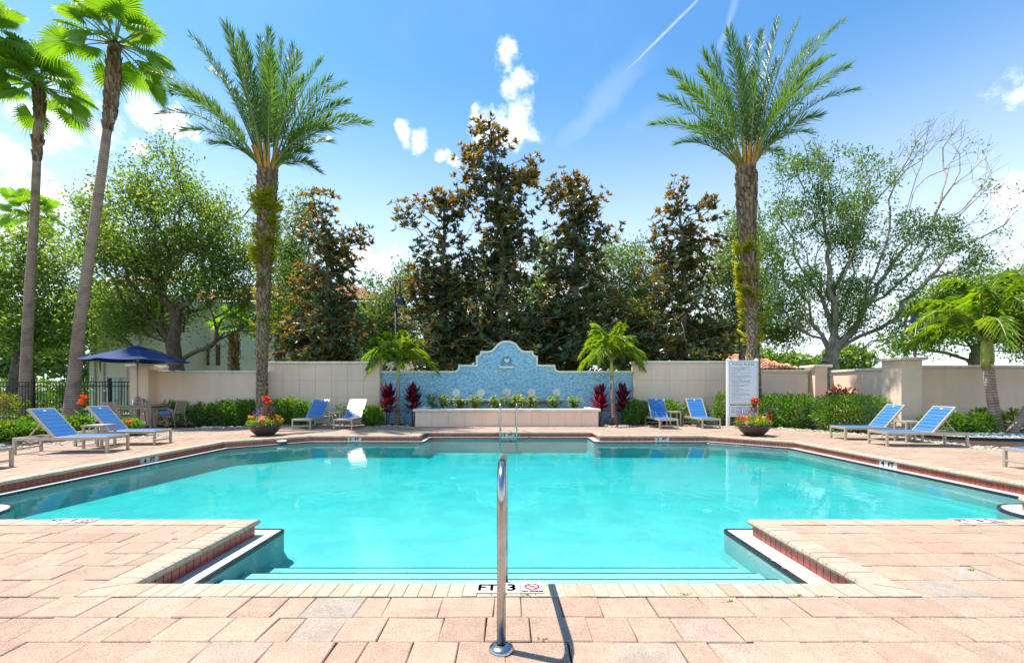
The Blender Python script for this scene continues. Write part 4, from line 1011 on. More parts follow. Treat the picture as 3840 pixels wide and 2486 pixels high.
vo = nt.nodes.new('ShaderNodeTexVoronoi'); vo.inputs['Scale'].default_value = 22; vo.inputs['Randomness'].default_value = 0; nt.links.new(tc.outputs['Object'], vo.inputs['Vector'])
dots = nt.nodes.new('ShaderNodeMath'); dots.operation = 'LESS_THAN'; dots.inputs[1].default_value = .36; nt.links.new(vo.outputs['Distance'], dots.inputs[0])
wv = nt.nodes.new('ShaderNodeTexWave'); wv.inputs['Scale'].default_value = 2.6; nt.links.new(tc.outputs['Object'], wv.inputs['Vector'])
c = ramp(nt, wv.outputs['Fac'], [(.42, (.42, .02, .03)), (.5, (.012, .012, .03))]); mx = nt.nodes.new('ShaderNodeMixRGB'); nt.links.new(dots.outputs[0], mx.inputs[0]); nt.links.new(c, mx.inputs[1]); mx.inputs[2].default_value = (.8, .8, .8, 1)
nt.links.new(mx.outputs[0], b.inputs['Base Color']); b.inputs['Roughness'].default_value = .95
tx, ty = PX(498, 15.5), 15.42 + .37
tl = MB(); xs = [-.17 + .034 * k for k in range(11)]
pr = [(-.052, .74), (-.050, .84), (-.040, .915), (-.010, .935), (.02, .915), (.03, .84), (.03, .70)]
for th in (0, 1):
    pass
vs = [(x, y - .008 * math.sin(x * 40) * (1 if z < .9 else .2), z + .01 * math.sin(x * 25)) for y, z in pr for x in xs]; fs = [(i * 11 + j, i * 11 + j + 1, (i + 1) * 11 + j + 1, (i + 1) * 11 + j) for i in range(6) for j in range(10)]
tl.add(vs, fs); o = tl.build('towel', tw, None); o.location = (tx, ty, .0); o.modifiers.new('thickness', 'SOLIDIFY').thickness = .008
tag(o, 'red and black towel with white dots draped on the chair behind the table', 'towel')
# seated person, only lap and legs show below the table edge
def skinned(name, pts, edges, rad, m, parent=None, sub=2):
    me = bpy.data.meshes.new(name); me.from_pydata(pts, edges, []); o = link_mesh(name, me, m, parent)
    md = o.modifiers.new('skin', 'SKIN'); 
    for i, v_ in enumerate(me.skin_vertices[0].data): v_.radius = (rad[i], rad[i]); v_.use_root = (i == 0)
    s = o.modifiers.new('sub', 'SUBSURF'); s.levels = s.render_levels = sub
    return o
skin = surf('skin', (.50, .27, .18), (.44, .23, .15), .55, 8, 60, .05)
shorts = surf('blue_shorts', (.03, .10, .34), (.25, .30, .42), .9, 22, 60, .1)
shirt = surf('dark_shirt', (.02, .02, .025), None, .9, 10)
pr_ = thing('person', 'person in blue shorts sitting in the chair under the table, bare feet', 'person', (-11.42, 14.72, 0), R(184))
skinned('body', [(-.10, 0, .47), (0, .10, .47), (.20, .12, .47), (.40, .13, .48), (.43, .13, .30), (.40, .13, .09), (.40, .13, .045), (.52, .14, .03),
                 (0, -.10, .47), (.20, -.12, .47), (.36, -.12, .48), (.26, -.12, .28), (.16, -.12, .09), (.16, -.12, .045), (.28, -.13, .03), (-.14, 0, .62), (-.16, 0, .72)],
        [(0, 1), (1, 2), (2, 3), (3, 4), (4, 5), (5, 6), (6, 7), (0, 8), (8, 9), (9, 10), (10, 11), (11, 12), (12, 13), (13, 14), (0, 15), (15, 16)],
        [.12, .085, .075, .06, .052, .038, .042, .035, .085, .075, .06, .052, .038, .042, .035, .12, .11], skin, pr_)
skinned('shorts', [(-.10, 0, .48), (0, .10, .475), (.16, .12, .475), (.33, .13, .48), (0, -.10, .475), (.16, -.12, .475), (.30, -.12, .48)], [(0, 1), (1, 2), (2, 3), (0, 4), (4, 5), (5, 6)], [.13, .10, .092, .088, .10, .092, .088], shorts, pr_)
skinned('shirt', [(-.12, 0, .55), (-.14, 0, .64), (-.16, 0, .735)], [(0, 1), (1, 2)], [.135, .135, .13], shirt, pr_)

# ------------------------------------------------------------------ pool rules sign
SY = 15.3; s0, s1 = PX(2730, SY), PX(2836, SY); cxs = (s0 + s1) / 2
sg = thing('rules_sign', 'white pool rules sign board on two white posts behind the flower bowl', 'sign', (cxs, SY, 0)); w = (s1 - s0) / 2
for s in (-1, 1):
    q = MB(); q.bbox(s * w - .05, s * w + .05, -.05, .05, -.03, PZ(1352, SY), .006); q.bbox(s * w - .058, s * w + .058, -.058, .058, PZ(1352, SY) + .002, PZ(1349, SY) + .004, .006)
    q.lathe([(.05, 0), (.04, .03), (.001, .045)], 12, (s * w, 0, PZ(1349, SY) + .004)); q.build('post', whitep, sg)
zt, zb = PZ(1352, SY), PZ(1515, SY); z2t, z2b = PZ(1520, SY), PZ(1562, SY); bw = w - .052
for za_, zb_, nm in ((zt, zb, 'rules_board'), (z2t, z2b, 'no_diving_board')):
    o = MB().bbox(-w - .02, w + .02, -.078, -.053, zb_, za_, .003).build(nm, whitep, sg)
    q = MB(); e = .045; t_ = .010; x_ = w + .02 - e + .012
    q.box(-x_, x_, -.0795, -.077, zb_ + e, zb_ + e + t_); q.box(-x_, x_, -.0795, -.077, za_ - e - t_, za_ - e); q.box(-x_, -x_ + t_, -.0795, -.077, zb_ + e + t_, za_ - e - t_); q.box(x_ - t_, x_, -.0795, -.077, zb_ + e + t_, za_ - e - t_)
    q.build('border_line', greyink, o)
S = lambda x, z: Matrix.Translation((x, -.0795, z)) @ VERT
put_text('POOL RULES', .115, S(0, zt - .135), greyink, sg, sx=1.18)
rules = ['In accordance with the Florida Building Code Sections\n454.1.2.3.5 & FDH Section 64E-9.008.', 'No lifeguard on duty. All persons swim at their own risk.', 'Shower before entering.', "No glass or animals in the fenced pool area (or 50' from\nunfenced pool).",
         'No food or beverages in pool or on pool wet deck.\nCommercially bottled water in plastic bottles is allowed on\nthe pool wet deck for pool patron hydration.', 'Do not swallow the pool water.', 'Please refrain from using the pool if you have a health\ncondition, particularly conditions involving broken or\nabraded skin, cuts, eye disease, nasal or ear discharge or\ncommunicable diseases.',
         'Please wear appropriate swimwear in the pool and\npractice appropriate personal hygiene.', 'No alcohol permitted.', 'No running, jumping, or horseplay.', 'Owner and management are not responsible for loss,\ndamage, or injury.', 'Please observe all rules posted in the pool area.', 'Your privilege to use this amenity may be revoked for\nactions likely to cause damage to persons or property.',
         'Bathing Load: 42 Persons.', 'Pool hours: Dawn to Dusk.', 'Access is permitted during the posted hours of operation\nonly.']
tot = sum(r.count('\n') + 1 for r in rules) + .35 * len(rules); z = zt - .235; step = (z - (zb + .09)) / tot
for r_ in rules:
    nl = r_.count('\n') + 1
    put_text(r_ + ('\n' if nl == 1 else ''), step * .96, S(-w + .085, z), greyink, sg, 'LEFT', sx=.84, name='rule_text')
    MB().lathe([(.001, .0), (.007, .0), (.007, .003)], 8).build('bullet', greyink, sg).matrix_local = S(-w + .05, z - step * .42)
    z -= step * (nl + .35)
put_text('POOL MAXIMUM DEPTH: 5 FEET 0 IN', .075, S(0, z2t - .105), greyink, sg, sx=.66)
put_text('NO DIVING', .165, S(.10, z2t - .215), inkm, sg, sx=.85)
put_text('DIAL 911 IN AN EMERGENCY', .05, S(.02, z2b + .085), inkm, sg, sx=.8, thick=.001)
q = MB(); c2x, c2z = -w + .13, z2t - .215
for k in range(24):
    a0, a1 = 2 * math.pi * k / 24, 2 * math.pi * (k + 1) / 24
    q.add([(c2x + r * math.cos(a), -.0800, c2z + r * math.sin(a)) for r, a in ((.062, a0), (.070, a0), (.070, a1), (.062, a1))], [(0, 3, 2, 1)])
for s in (-1, 1):
    M = Matrix.Translation((c2x, -.0801, c2z)) @ Matrix.Rotation(s * R(45), 4, 'Y'); q.box(-.06, .06, -.0012, .0, -.004, .004, M)
q.build('no_diving_symbol', inkm, sg)
# ------------------------------------------------------------------ vegetation
def seg_mesh(name, A, B, ra, rb, m, parent, n=5):
    T = B - A; L = np.linalg.norm(T, axis=1, keepdims=True); T = T / np.maximum(L, 1e-6)
    ref = np.where(np.abs(T[:, 2:3]) > .9, np.array([[1., 0, 0]]), np.array([[0, 0, 1.]]))
    U_ = np.cross(T, ref); U_ /= np.linalg.norm(U_, axis=1, keepdims=True); W_ = np.cross(T, U_)
    k = len(A); V = np.empty((k, 2, n, 3))
    for j in range(n):
        a = 2 * math.pi * j / n; d = U_ * math.cos(a) + W_ * math.sin(a)
        V[:, 0, j] = A - T * ra[:, None] * .2 + d * ra[:, None]; V[:, 1, j] = B + d * rb[:, None]
    base = (np.arange(k) * 2 * n)[:, None]; q = []
    for j in range(n): q += [j, n + j, n + (j + 1) % n, (j + 1) % n]
    F = (base + np.array([q])).reshape(-1)
    me = bpy.data.meshes.new(name); me.vertices.add(k * 2 * n); me.vertices.foreach_set('co', V.reshape(-1).astype(np.float32))
    me.loops.add(len(F)); me.loops.foreach_set('vertex_index', F.astype(np.int32)); me.polygons.add(k * n); me.polygons.foreach_set('loop_start', np.arange(0, len(F), 4, dtype=np.int32))
    me.update(calc_edges=True); return link_mesh(name, me, m, parent, smooth=True)

def stretch(px): return math.sqrt(1 + ((px - 1920) / FPX) ** 2)
def sample_blobs(blobs, Y, n, shell=.45, dscale=1.0, clump=0, csig=(.38, .75)):
    """points inside measured crown lobes (photo pixels); the lens widens round things off axis, so lateral radii shrink accordingly"""
    vol = np.array([b_[2] * b_[3] * b_[2] for b_ in blobs], float) ** .80; vol /= vol.sum(); s = Y / FPX
    def one(i, r=None):
        px, py, rx, ry = blobs[i][:4]; a = rx * s / math.sqrt(1 + (dscale * (px - 1920) / FPX) ** 2)
        d = rng.normal(size=3); d /= np.linalg.norm(d); r = rng.random() ** shell
        return np.array((PX(px, Y) + d[0] * r * a, Y + d[1] * r * a * dscale, PZ(py, Y) + d[2] * r * ry * s)), a
    pick = rng.choice(len(blobs), n, p=vol)
    if not clump: return np.array([one(i)[0] for i in pick])
    K = max(6, n // clump); cen = [one(i) for i in rng.choice(len(blobs), K, p=vol)]
    return np.array([cen[k][0] + rng.normal(size=3) * np.array((1, 1, .75)) * min(csig[1], max(csig[0], .20 * cen[k][1])) for k in rng.integers(0, K, n)])

def tree(name, label, Y, trunk, blobs, n, leaf, leaf_l, leaf_w, per, spread, barkm, r0, tip=.012, rosette=False, bare=None, wig=.07, plw=.55, shell=.45, group=None, extra_pts=None, dscale=.8, upn=.6, clump=9, csig=(.38, .75)):
    base = Vector((PX(trunk[0][0], Y), Y, -.05))
    t = thing(name, label, 'tree', base, group=group)
    nodes_ = [np.array(base)]; par = [-1]; plen = [0.]
    prev = 0
    for (px, py) in trunk[1:]:
        p = np.array((PX(px, Y), Y + rng.normal() * .1, PZ(py, Y))); q = nodes_[prev]; k = max(1, int(np.linalg.norm(p - q) / .6))
        for j in range(1, k + 1):
            nodes_.append(q + (p - q) * j / k + rng.normal(size=3) * .02 * (j < k)); par.append(len(nodes_) - 2); plen.append(plen[-1] + np.linalg.norm(p - q) / k)
        prev = len(nodes_) - 1
    fork0 = max(1, int(len(nodes_) * .45)); fork = nodes_[-1]
    pts = sample_blobs(blobs, Y, n, shell, dscale, clump, csig)
    if extra_pts is not None: pts = np.vstack([pts, extra_pts])
    pts = pts[np.argsort(np.linalg.norm(pts - fork, axis=1))]
    cap = len(nodes_) + len(pts) * 8; NA = np.zeros((cap, 3)); PL = np.zeros(cap); cnt = len(nodes_)
    NA[:cnt] = nodes_; PL[:cnt] = plen; PL[:fork0] += 4.0; par = list(par); tips = []
    pdirv = {}
    for p in pts:
        dvec = p - NA[:cnt]; d = np.linalg.norm(dvec, axis=1)
        cost = d + plw * PL[:cnt] + np.where(dvec[:, 2] < -.1 * d, .6 * d, 0)
        i = int(np.argmin(cost)); q = NA[i].copy(); dist = d[i]
        k = max(1, min(7, int(dist / .55)))
        pd = (q - NA[par[i]]) if par[i] >= 0 else np.array((0, 0, 1.)); pd = pd / (np.linalg.norm(pd) + 1e-6)
        ctrl = q + pd * dist * .38 + np.array((0, 0, .10 * dist)); last = i
        for j in range(1, k + 1):
            u = j / k; x = q * (1 - u) ** 2 + ctrl * 2 * u * (1 - u) + p * u * u
            if j < k: x = x + rng.normal(size=3) * wig * dist / k
            NA[cnt] = x; PL[cnt] = PL[last] + np.linalg.norm(x - NA[last]); par.append(last); last = cnt; cnt += 1
            if cnt >= cap - 1: break
        tips.append(last)
        if cnt >= cap - 9: break
    count = np.zeros(cnt); 
    isp = np.zeros(cnt, bool); isp[[p for p in par if p >= 0]] = True
    count[~isp] = 1
    for i in range(cnt - 1, 0, -1): count[par[i]] += count[i]
    e = math.log(r0 / tip) / math.log(max(count[0], 2)); rad = tip * count ** e
    rad[0] *= 1.35
    if cnt > 1: rad[1] *= 1.12
    idx = np.arange(1, cnt); pa = np.array(par[1:cnt])
    ra = np.minimum(rad[pa], rad[idx] * 1.5)
    loc = np.array(base)
    seg_mesh('trunk', NA[pa] - loc, NA[idx] - loc, ra, rad[idx], barkm, t, 6)
    tips = np.array(tips); tp = NA[tips]; td = tp - NA[np.array(par)[tips]]; td /= np.linalg.norm(td, axis=1, keepdims=True) + 1e-6
    keep = np.ones(len(tp), bool) if bare is None else ~np.array([bare(p) for p in tp])
    tp, td = tp[keep], td[keep]
    if per:
        if rosette:
            C = np.repeat(tp, per, 0); A_ = np.repeat(td * .5 + np.array((0, 0, .5)), per, 0)
            # two extra rosettes hung just around each tip fill the crown
            jitter = np.repeat(np.vstack([rng.normal(size=(len(tp), 3)) * spread]), per, 0)
            D_ = runit(len(C)); A_ /= np.linalg.norm(A_, axis=1, keepdims=True)
            D_ = D_ - A_ * (D_ * A_).sum(1, keepdims=True); D_ /= np.linalg.norm(D_, axis=1, keepdims=True)
            D2 = D_ * .85 + A_ * rng.uniform(.15, .75, (len(C), 1)); Nn = A_ * .9 - D_ * .35 + runit(len(C)) * .2
            leaf_object('crown', C + jitter - loc, D2, Nn, leaf_l * rng.uniform(.7, 1.2, len(C)), leaf_w * rng.uniform(.8, 1.15, len(C)), leaf, t, 'stuff', fold=-.10)
        else:
            C = np.repeat(tp, per, 0) + rng.normal(size=(len(tp) * per, 3)) * spread
            D_ = runit(len(C)) + np.array((0, 0, .1)); Nn = runit(len(C)) + np.array((0, 0, upn))
            leaf_object('crown', C - loc, D_, Nn, leaf_l * rng.uniform(.6, 1.3, len(C)), leaf_w * rng.uniform(.7, 1.2, len(C)), leaf, t, 'stuff', fold=.1)
    return t, tp

# background first: far woods and hedges beyond the road
def mass(name, label, blobs, Y, n, ll, lw, mat, cat='trees', dscale=.6):
    p = sample_blobs(blobs, Y, n, .4, dscale); 
    return tag(leaf_object(name, p, runit(n), runit(n) + np.array((0, 0, .6)), ll * rng.uniform(.6, 1.3, n), lw * rng.uniform(.7, 1.2, n), mat, None, 'stuff', fold=.1), label, cat)
mass('far_woods', 'pale green woods far beyond the road on the left', [(60, 1330, 160, 110), (230, 1300, 110, 130), (-120, 1300, 160, 140), (330, 1400, 60, 60), (640, 1380, 90, 50)], 62, 9000, .9, .5, oakleaf2)
mass('far_woods', 'pale trees far behind the magnolias in the middle', [(1500, 1330, 150, 90), (1760, 1300, 180, 120), (2060, 1300, 200, 130), (2380, 1290, 180, 140), (2680, 1290, 160, 110), (1330, 1330, 120, 70)], 52, 15000, .75, .4, oakleaf2)

mass('far_woods', 'low dark green trees on the horizon behind the right wall', [(2960, 1370, 130, 45), (3180, 1350, 110, 60), (3390, 1400, 90, 30), (2800, 1350, 120, 60)], 58, 5000, .7, .4, oakleaf)
tree('live_oak', 'dark spreading live oak at the far left behind the fan palms', 27, [(40, 1520), (60, 1400), (110, 1330)],
     [(60, 1040, 170, 180), (250, 1120, 150, 190), (-120, 1120, 180, 200), (120, 1240, 200, 110), (330, 1230, 90, 90), (160, 950, 120, 110)], 700, oakleaf, .22, .12, 42, .34, bark, .38)
tree('live_oak', 'big live oak with low arching limbs behind the umbrella', 23, [(655, 1560), (652, 1400), (650, 1290), (665, 1200)],
     [(640, 900, 270, 230), (480, 1000, 180, 230), (820, 930, 200, 250), (660, 720, 200, 150), (500, 1170, 190, 90), (780, 1130, 210, 110), (980, 1050, 140, 210), (950, 800, 130, 160), (380, 800, 70, 170), (1090, 900, 70, 180), (340, 1130, 60, 90)],
     1300, oakleaf, .165, .095, 36, .30, bark, .36, extra_pts=np.array([P(960, 1225, 23), P(900, 1235, 23), P(840, 1265, 23), P(790, 1300, 22.8), P(1040, 1200, 23.2), P(560, 1260, 22.6), P(520, 1230, 22.4)]))
tree('shade_tree', 'pale slender tree between the left magnolia and the lamp post', 27, [(1440, 1520), (1440, 1300), (1450, 1200)],
     [(1440, 1150, 110, 130), (1380, 1240, 100, 90), (1530, 1250, 110, 110), (1500, 1090, 60, 80)], 300, oakleaf2, .2, .11, 40, .36, barkpale, .16)
tree('shade_tree', 'light green tree right behind the left date palm trunk', 26, [(1105, 1520), (1100, 1300), (1100, 1200)],
     [(1090, 1000, 80, 140), (1130, 1120, 90, 110), (1060, 1180, 90, 90), (1100, 850, 60, 110), (1180, 1080, 60, 60)], 300, oakleaf2, .19, .10, 40, .36, barkpale, .18)
tree('shade_tree', 'light green tree filling the gap left of the tallest magnolia', 29, [(1760, 1520), (1760, 1300), (1770, 1200)],
     [(1760, 1120, 90, 130), (1700, 1220, 110, 90), (1820, 1220, 90, 100)], 240, oakleaf2, .2, .11, 36, .4, barkpale, .16)
tree('shade_tree', 'light green tree filling the gap right of the tallest magnolia', 29, [(2030, 1520), (2030, 1300), (2030, 1150)],
     [(2030, 1010, 70, 130), (2010, 1150, 110, 100), (2090, 1220, 110, 90)], 260, oakleaf2, .2, .11, 36, .4, barkpale, .16)
tree('shade_tree', 'pale green tree showing between the two right magnolias', 28, [(2330, 1520), (2330, 1250), (2325, 1120)],
     [(2330, 1010, 140, 130), (2270, 1120, 150, 120), (2420, 1120, 130, 130), (2330, 1230, 200, 90)], 460, oakleaf2, .2, .11, 40, .36, barkpale, .18)
tree('shade_tree', 'grey green tree behind the right date palm trunk', 26, [(2780, 1520), (2780, 1300), (2770, 1200)],
     [(2720, 1000, 90, 130), (2830, 950, 110, 200), (2720, 1180, 120, 110), (2880, 1180, 150, 120), (2790, 800, 60, 90)], 420, oakleaf2, .19, .10, 40, .34, barkpale, .18)
tree('live_oak', 'dark leaning tree behind the right hand wall and palms', 30, [(3640, 1520), (3660, 1330), (3690, 1270)],
     [(3520, 1180, 160, 110), (3700, 1150, 190, 120), (3840, 1090, 170, 150), (3400, 1260, 90, 60), (3820, 1240, 160, 80), (3560, 1040, 90, 70)], 560, oakleaf, .24, .13, 40, .38, bark, .35)
# wide half-bare black olive on the right
twigs = []
for _ in range(260):
    u = rng.random(); a = rng.uniform(-.1, 1.0)
    twigs.append(P(3330 + 560 * u + rng.normal() * 25, 720 - 330 * math.sin(math.pi * min(1, u * .9 + .12)) + 470 * u * u * rng.random() + abs(rng.normal()) * 80, 21.5 + rng.normal() * 1.2))
for _ in range(60): twigs.append(P(2900 + 450 * rng.random(), 560 + 120 * rng.random(), 21.5 + rng.normal()))
twigset = np.array(twigs)
def is_bare(p):
    px = 1920 + p[0] / p[1] * FPX; py = HOR - (p[2] - CAM_H) / p[1] * FPX
    lim = 600 + max(0, px - 3330) * .95
    return py < lim and not (rng.random() < .06) and (px > 3290 or py < 540)
tree('black_olive_tree', 'wide pale barked tree with half bare twigs on the right', 21.5, [(3125, 1560), (3120, 1400), (3100, 1310)],
     [(2960, 800, 150, 230), (3130, 760, 190, 230), (2850, 980, 110, 200), (3050, 1040, 180, 170), (3280, 960, 180, 210), (3440, 880, 150, 170), (3220, 1150, 230, 110), (3600, 930, 130, 130), (2900, 1190, 120, 100), (3030, 590, 100, 90)],
     900, oliveleaf, .16, .07, 30, .19, barkpale, .40, tip=.0065, extra_pts=twigset, bare=is_bare, wig=.09, plw=.7)

# magnolias
def magnolia(px, Y, top_y, wtop, wbot, n, label, bl=0, ybot=1390, extra=()):
    blobs = []; k = 7
    for i in range(k):
        u = i / (k - 1); y = top_y + 70 + (ybot - 60 - top_y - 70) * u; wd = (wtop + (wbot - wtop) * (u ** .8)) * .98
        blobs.append((px + 18 * math.sin(i * 2.3 + px), y, wd * .5 * (1 + .12 * math.sin(i * 1.9 + px)), (ybot - top_y) / k * .80))
    blobs[0] = (px + bl, top_y + 60, wtop * .32, 65)
    blobs += list(extra)
    t, tp = tree('magnolia_tree', label, Y, [(px + 8, 1540), (px + 5, 1380), (px, 1250), (px + 6, (top_y + 1250) / 2), (px + bl, top_y + 60)], blobs, int(n * 2.0), magleaf, .25, .105, 11, .10, magbark, .17, tip=.012, rosette=True, wig=.07, plw=.35, shell=.5,
                 group='magnolias behind the garden wall', dscale=.9, clump=7, csig=(.26, .34))
    loc = np.array(t.location)
    for p in tp[rng.choice(len(tp), 5, replace=False)]:
        D_ = runit(9); D_[:, 2] = np.abs(D_[:, 2]); leaf_object('blossom', np.repeat([p - loc + np.array((0, -.12, .05))], 9, 0), D_, runit(9) + np.array((0, 0, 1)), .16, .10, petal, t)
magnolia(1228, 19.4, 690, 150, 330, 620, 'dark magnolia left of the lamp post, rust leaf undersides', -40, extra=[(1360, 860, 60, 80), (1120, 1290, 110, 80)])
magnolia(1655, 19.8, 735, 190, 330, 600, 'broad magnolia directly left of the tallest one', 10, extra=[(1540, 800, 60, 60), (1700, 760, 80, 60)])
magnolia(1880, 19.4, 462, 170, 330, 800, 'tallest magnolia, standing behind the arch of the blue wall', -30, extra=[(1790, 640, 60, 90), (1980, 640, 60, 80)])
magnolia(2155, 19.6, 630, 170, 330, 640, 'magnolia directly right of the tallest one', -20, extra=[(2250, 880, 60, 70), (2080, 720, 60, 70)])
magnolia(2560, 19.4, 685, 160, 360, 660, 'rightmost magnolia, rising behind the tall right wall', -20, extra=[(2640, 790, 60, 60), (2680, 1290, 100, 80), (2400, 1300, 120, 80)])
magnolia(2330, 19.9, 1130, 200, 260, 260, 'short dense magnolia between the two right ones')
magnolia(2030, 20.3, 1080, 200, 300, 260, 'short dense magnolia low behind the blue wall')
magnolia(1750, 20.3, 1120, 200, 260, 220, 'short dense magnolia low behind the planter crotons')

# ------------------------------------------------------------------ palms
petiole_green = surf('palm_petiole', (.20, .25, .06), (.28, .30, .08), .5, 5, 60, .05)
petiole_orange = surf('orange_petiole', (.55, .20, .03), (.62, .28, .06), .55, 8, 60, .1)
def feather_frond(t, P0, P1, P2, mat, nl=52, ll=.5, lw=.045, start=.2, r0=.022, vee=.35, droop=.0, alpha0=58, alpha1=22, stiff=.06, mid=.35, rach=None, roll=0.0, plume=0.0):
    loc = Vector(t.location)
    P0, P1, P2 = (Vector(q) - loc for q in (P0, P1, P2))
    us = np.linspace(start, 1, nl); c = lambda u: P0 * (1 - u) ** 2 + P1 * 2 * u * (1 - u) + P2 * u * u
    tn = lambda u: ((P1 - P0) * 2 * (1 - u) + (P2 - P1) * 2 * u).normalized()
    Pb, D_, N_, Ls = [], [], [], []
    side0 = None
    for u in us:
        T = tn(u); q = c(u); sd = T.cross(Vector((0, 0, 1)))
        if sd.length < .05: sd = T.cross(Vector((0, 1, 0)))
        sd.normalize(); nn = sd.cross(T).normalized()
        if roll: sd, nn = sd * math.cos(roll) + nn * math.sin(roll), nn * math.cos(roll) - sd * math.sin(roll)
        w_ = (u - start) / (1 - start); al = R(alpha0 + (alpha1 - alpha0) * w_); L = ll * (.35 + .65 * math.sin(math.pi * min(1, .12 + .80 * w_)) ** .7)
        for s in (-1, 1):
            ve = vee + rng.normal() * plume; d = T * math.cos(al) + (sd * s * math.cos(ve) + nn * math.sin(ve)) * math.sin(al)
            d = d + Vector(rng.normal(size=3)) * stiff
            Pb.append(q); D_.append(d); N_.append(nn - sd * s * .4); Ls.append(L * rng.uniform(.85, 1.1))
    o = leaf_object('frond', np.array([tuple(q) for q in Pb]), np.array([tuple(q) for q in D_]), np.array([tuple(q) for q in N_]), np.array(Ls), lw, mat, t, fold=.15, mid=mid, droop=droop)
    k = 9; MB().tube([c(i / k) for i in range(k + 1)], [r0 * (1 - .85 * i / k) for i in range(k + 1)], 6).build('rachis', rach or petiole_green, o, smooth=True)
    return o
def boots(t, axis, r_of, z0, z1, dz, per, size, mat, name='leaf_bases', out=.45, up=True):
    """overlapping old leaf bases in spiral rows; axis(z)->(x,y), local coordinates"""
    mb = MB(); z = z0; row = 0
    while z < z1:
        r = r_of(z); x0_, y0_ = axis(z)
        for k in range(per):
            a = 2 * math.pi * (k + .5 * (row % 2)) / per + rnd.uniform(-.22, .22); zj = rnd.uniform(-.45, .45) * dz; er = Vector((math.cos(a), math.sin(a), 0)); et = Vector((-math.sin(a), math.cos(a), 0)); s = size * rnd.uniform(.75, 1.2); w_ = 2 * math.pi * r / per * .5 * rnd.uniform(.75, 1)
            c = Vector((x0_, y0_, z + zj)) + er * (r * .92); o_ = s * out * rnd.uniform(.5, 1.2); h = s * rnd.uniform(.8, 1.2)
            tipz = h if up else h * .9
            vs = [c - et * w_, c + et * w_, c + er * (.03) + Vector((0, 0, -s * .3)), c - et * w_ * .55 + er * o_ + Vector((0, 0, tipz)), c + et * w_ * .55 + er * o_ + Vector((0, 0, tipz)), c - et * w_ * .4 + er * (o_ - .03) + Vector((0, 0, tipz)), c + et * w_ * .4 + er * (o_ - .03) + Vector((0, 0, tipz))]
            mb.add(vs, [(2, 1, 4, 3), (2, 3, 0), (2, 4, 1) if 0 else (0, 3, 2), (3, 4, 6, 5), (0, 5, 3), (1, 4, 6)])
        z += dz * rnd.uniform(.9, 1.1); row += 1
    return mb.build(name, mat, t, 'stuff')
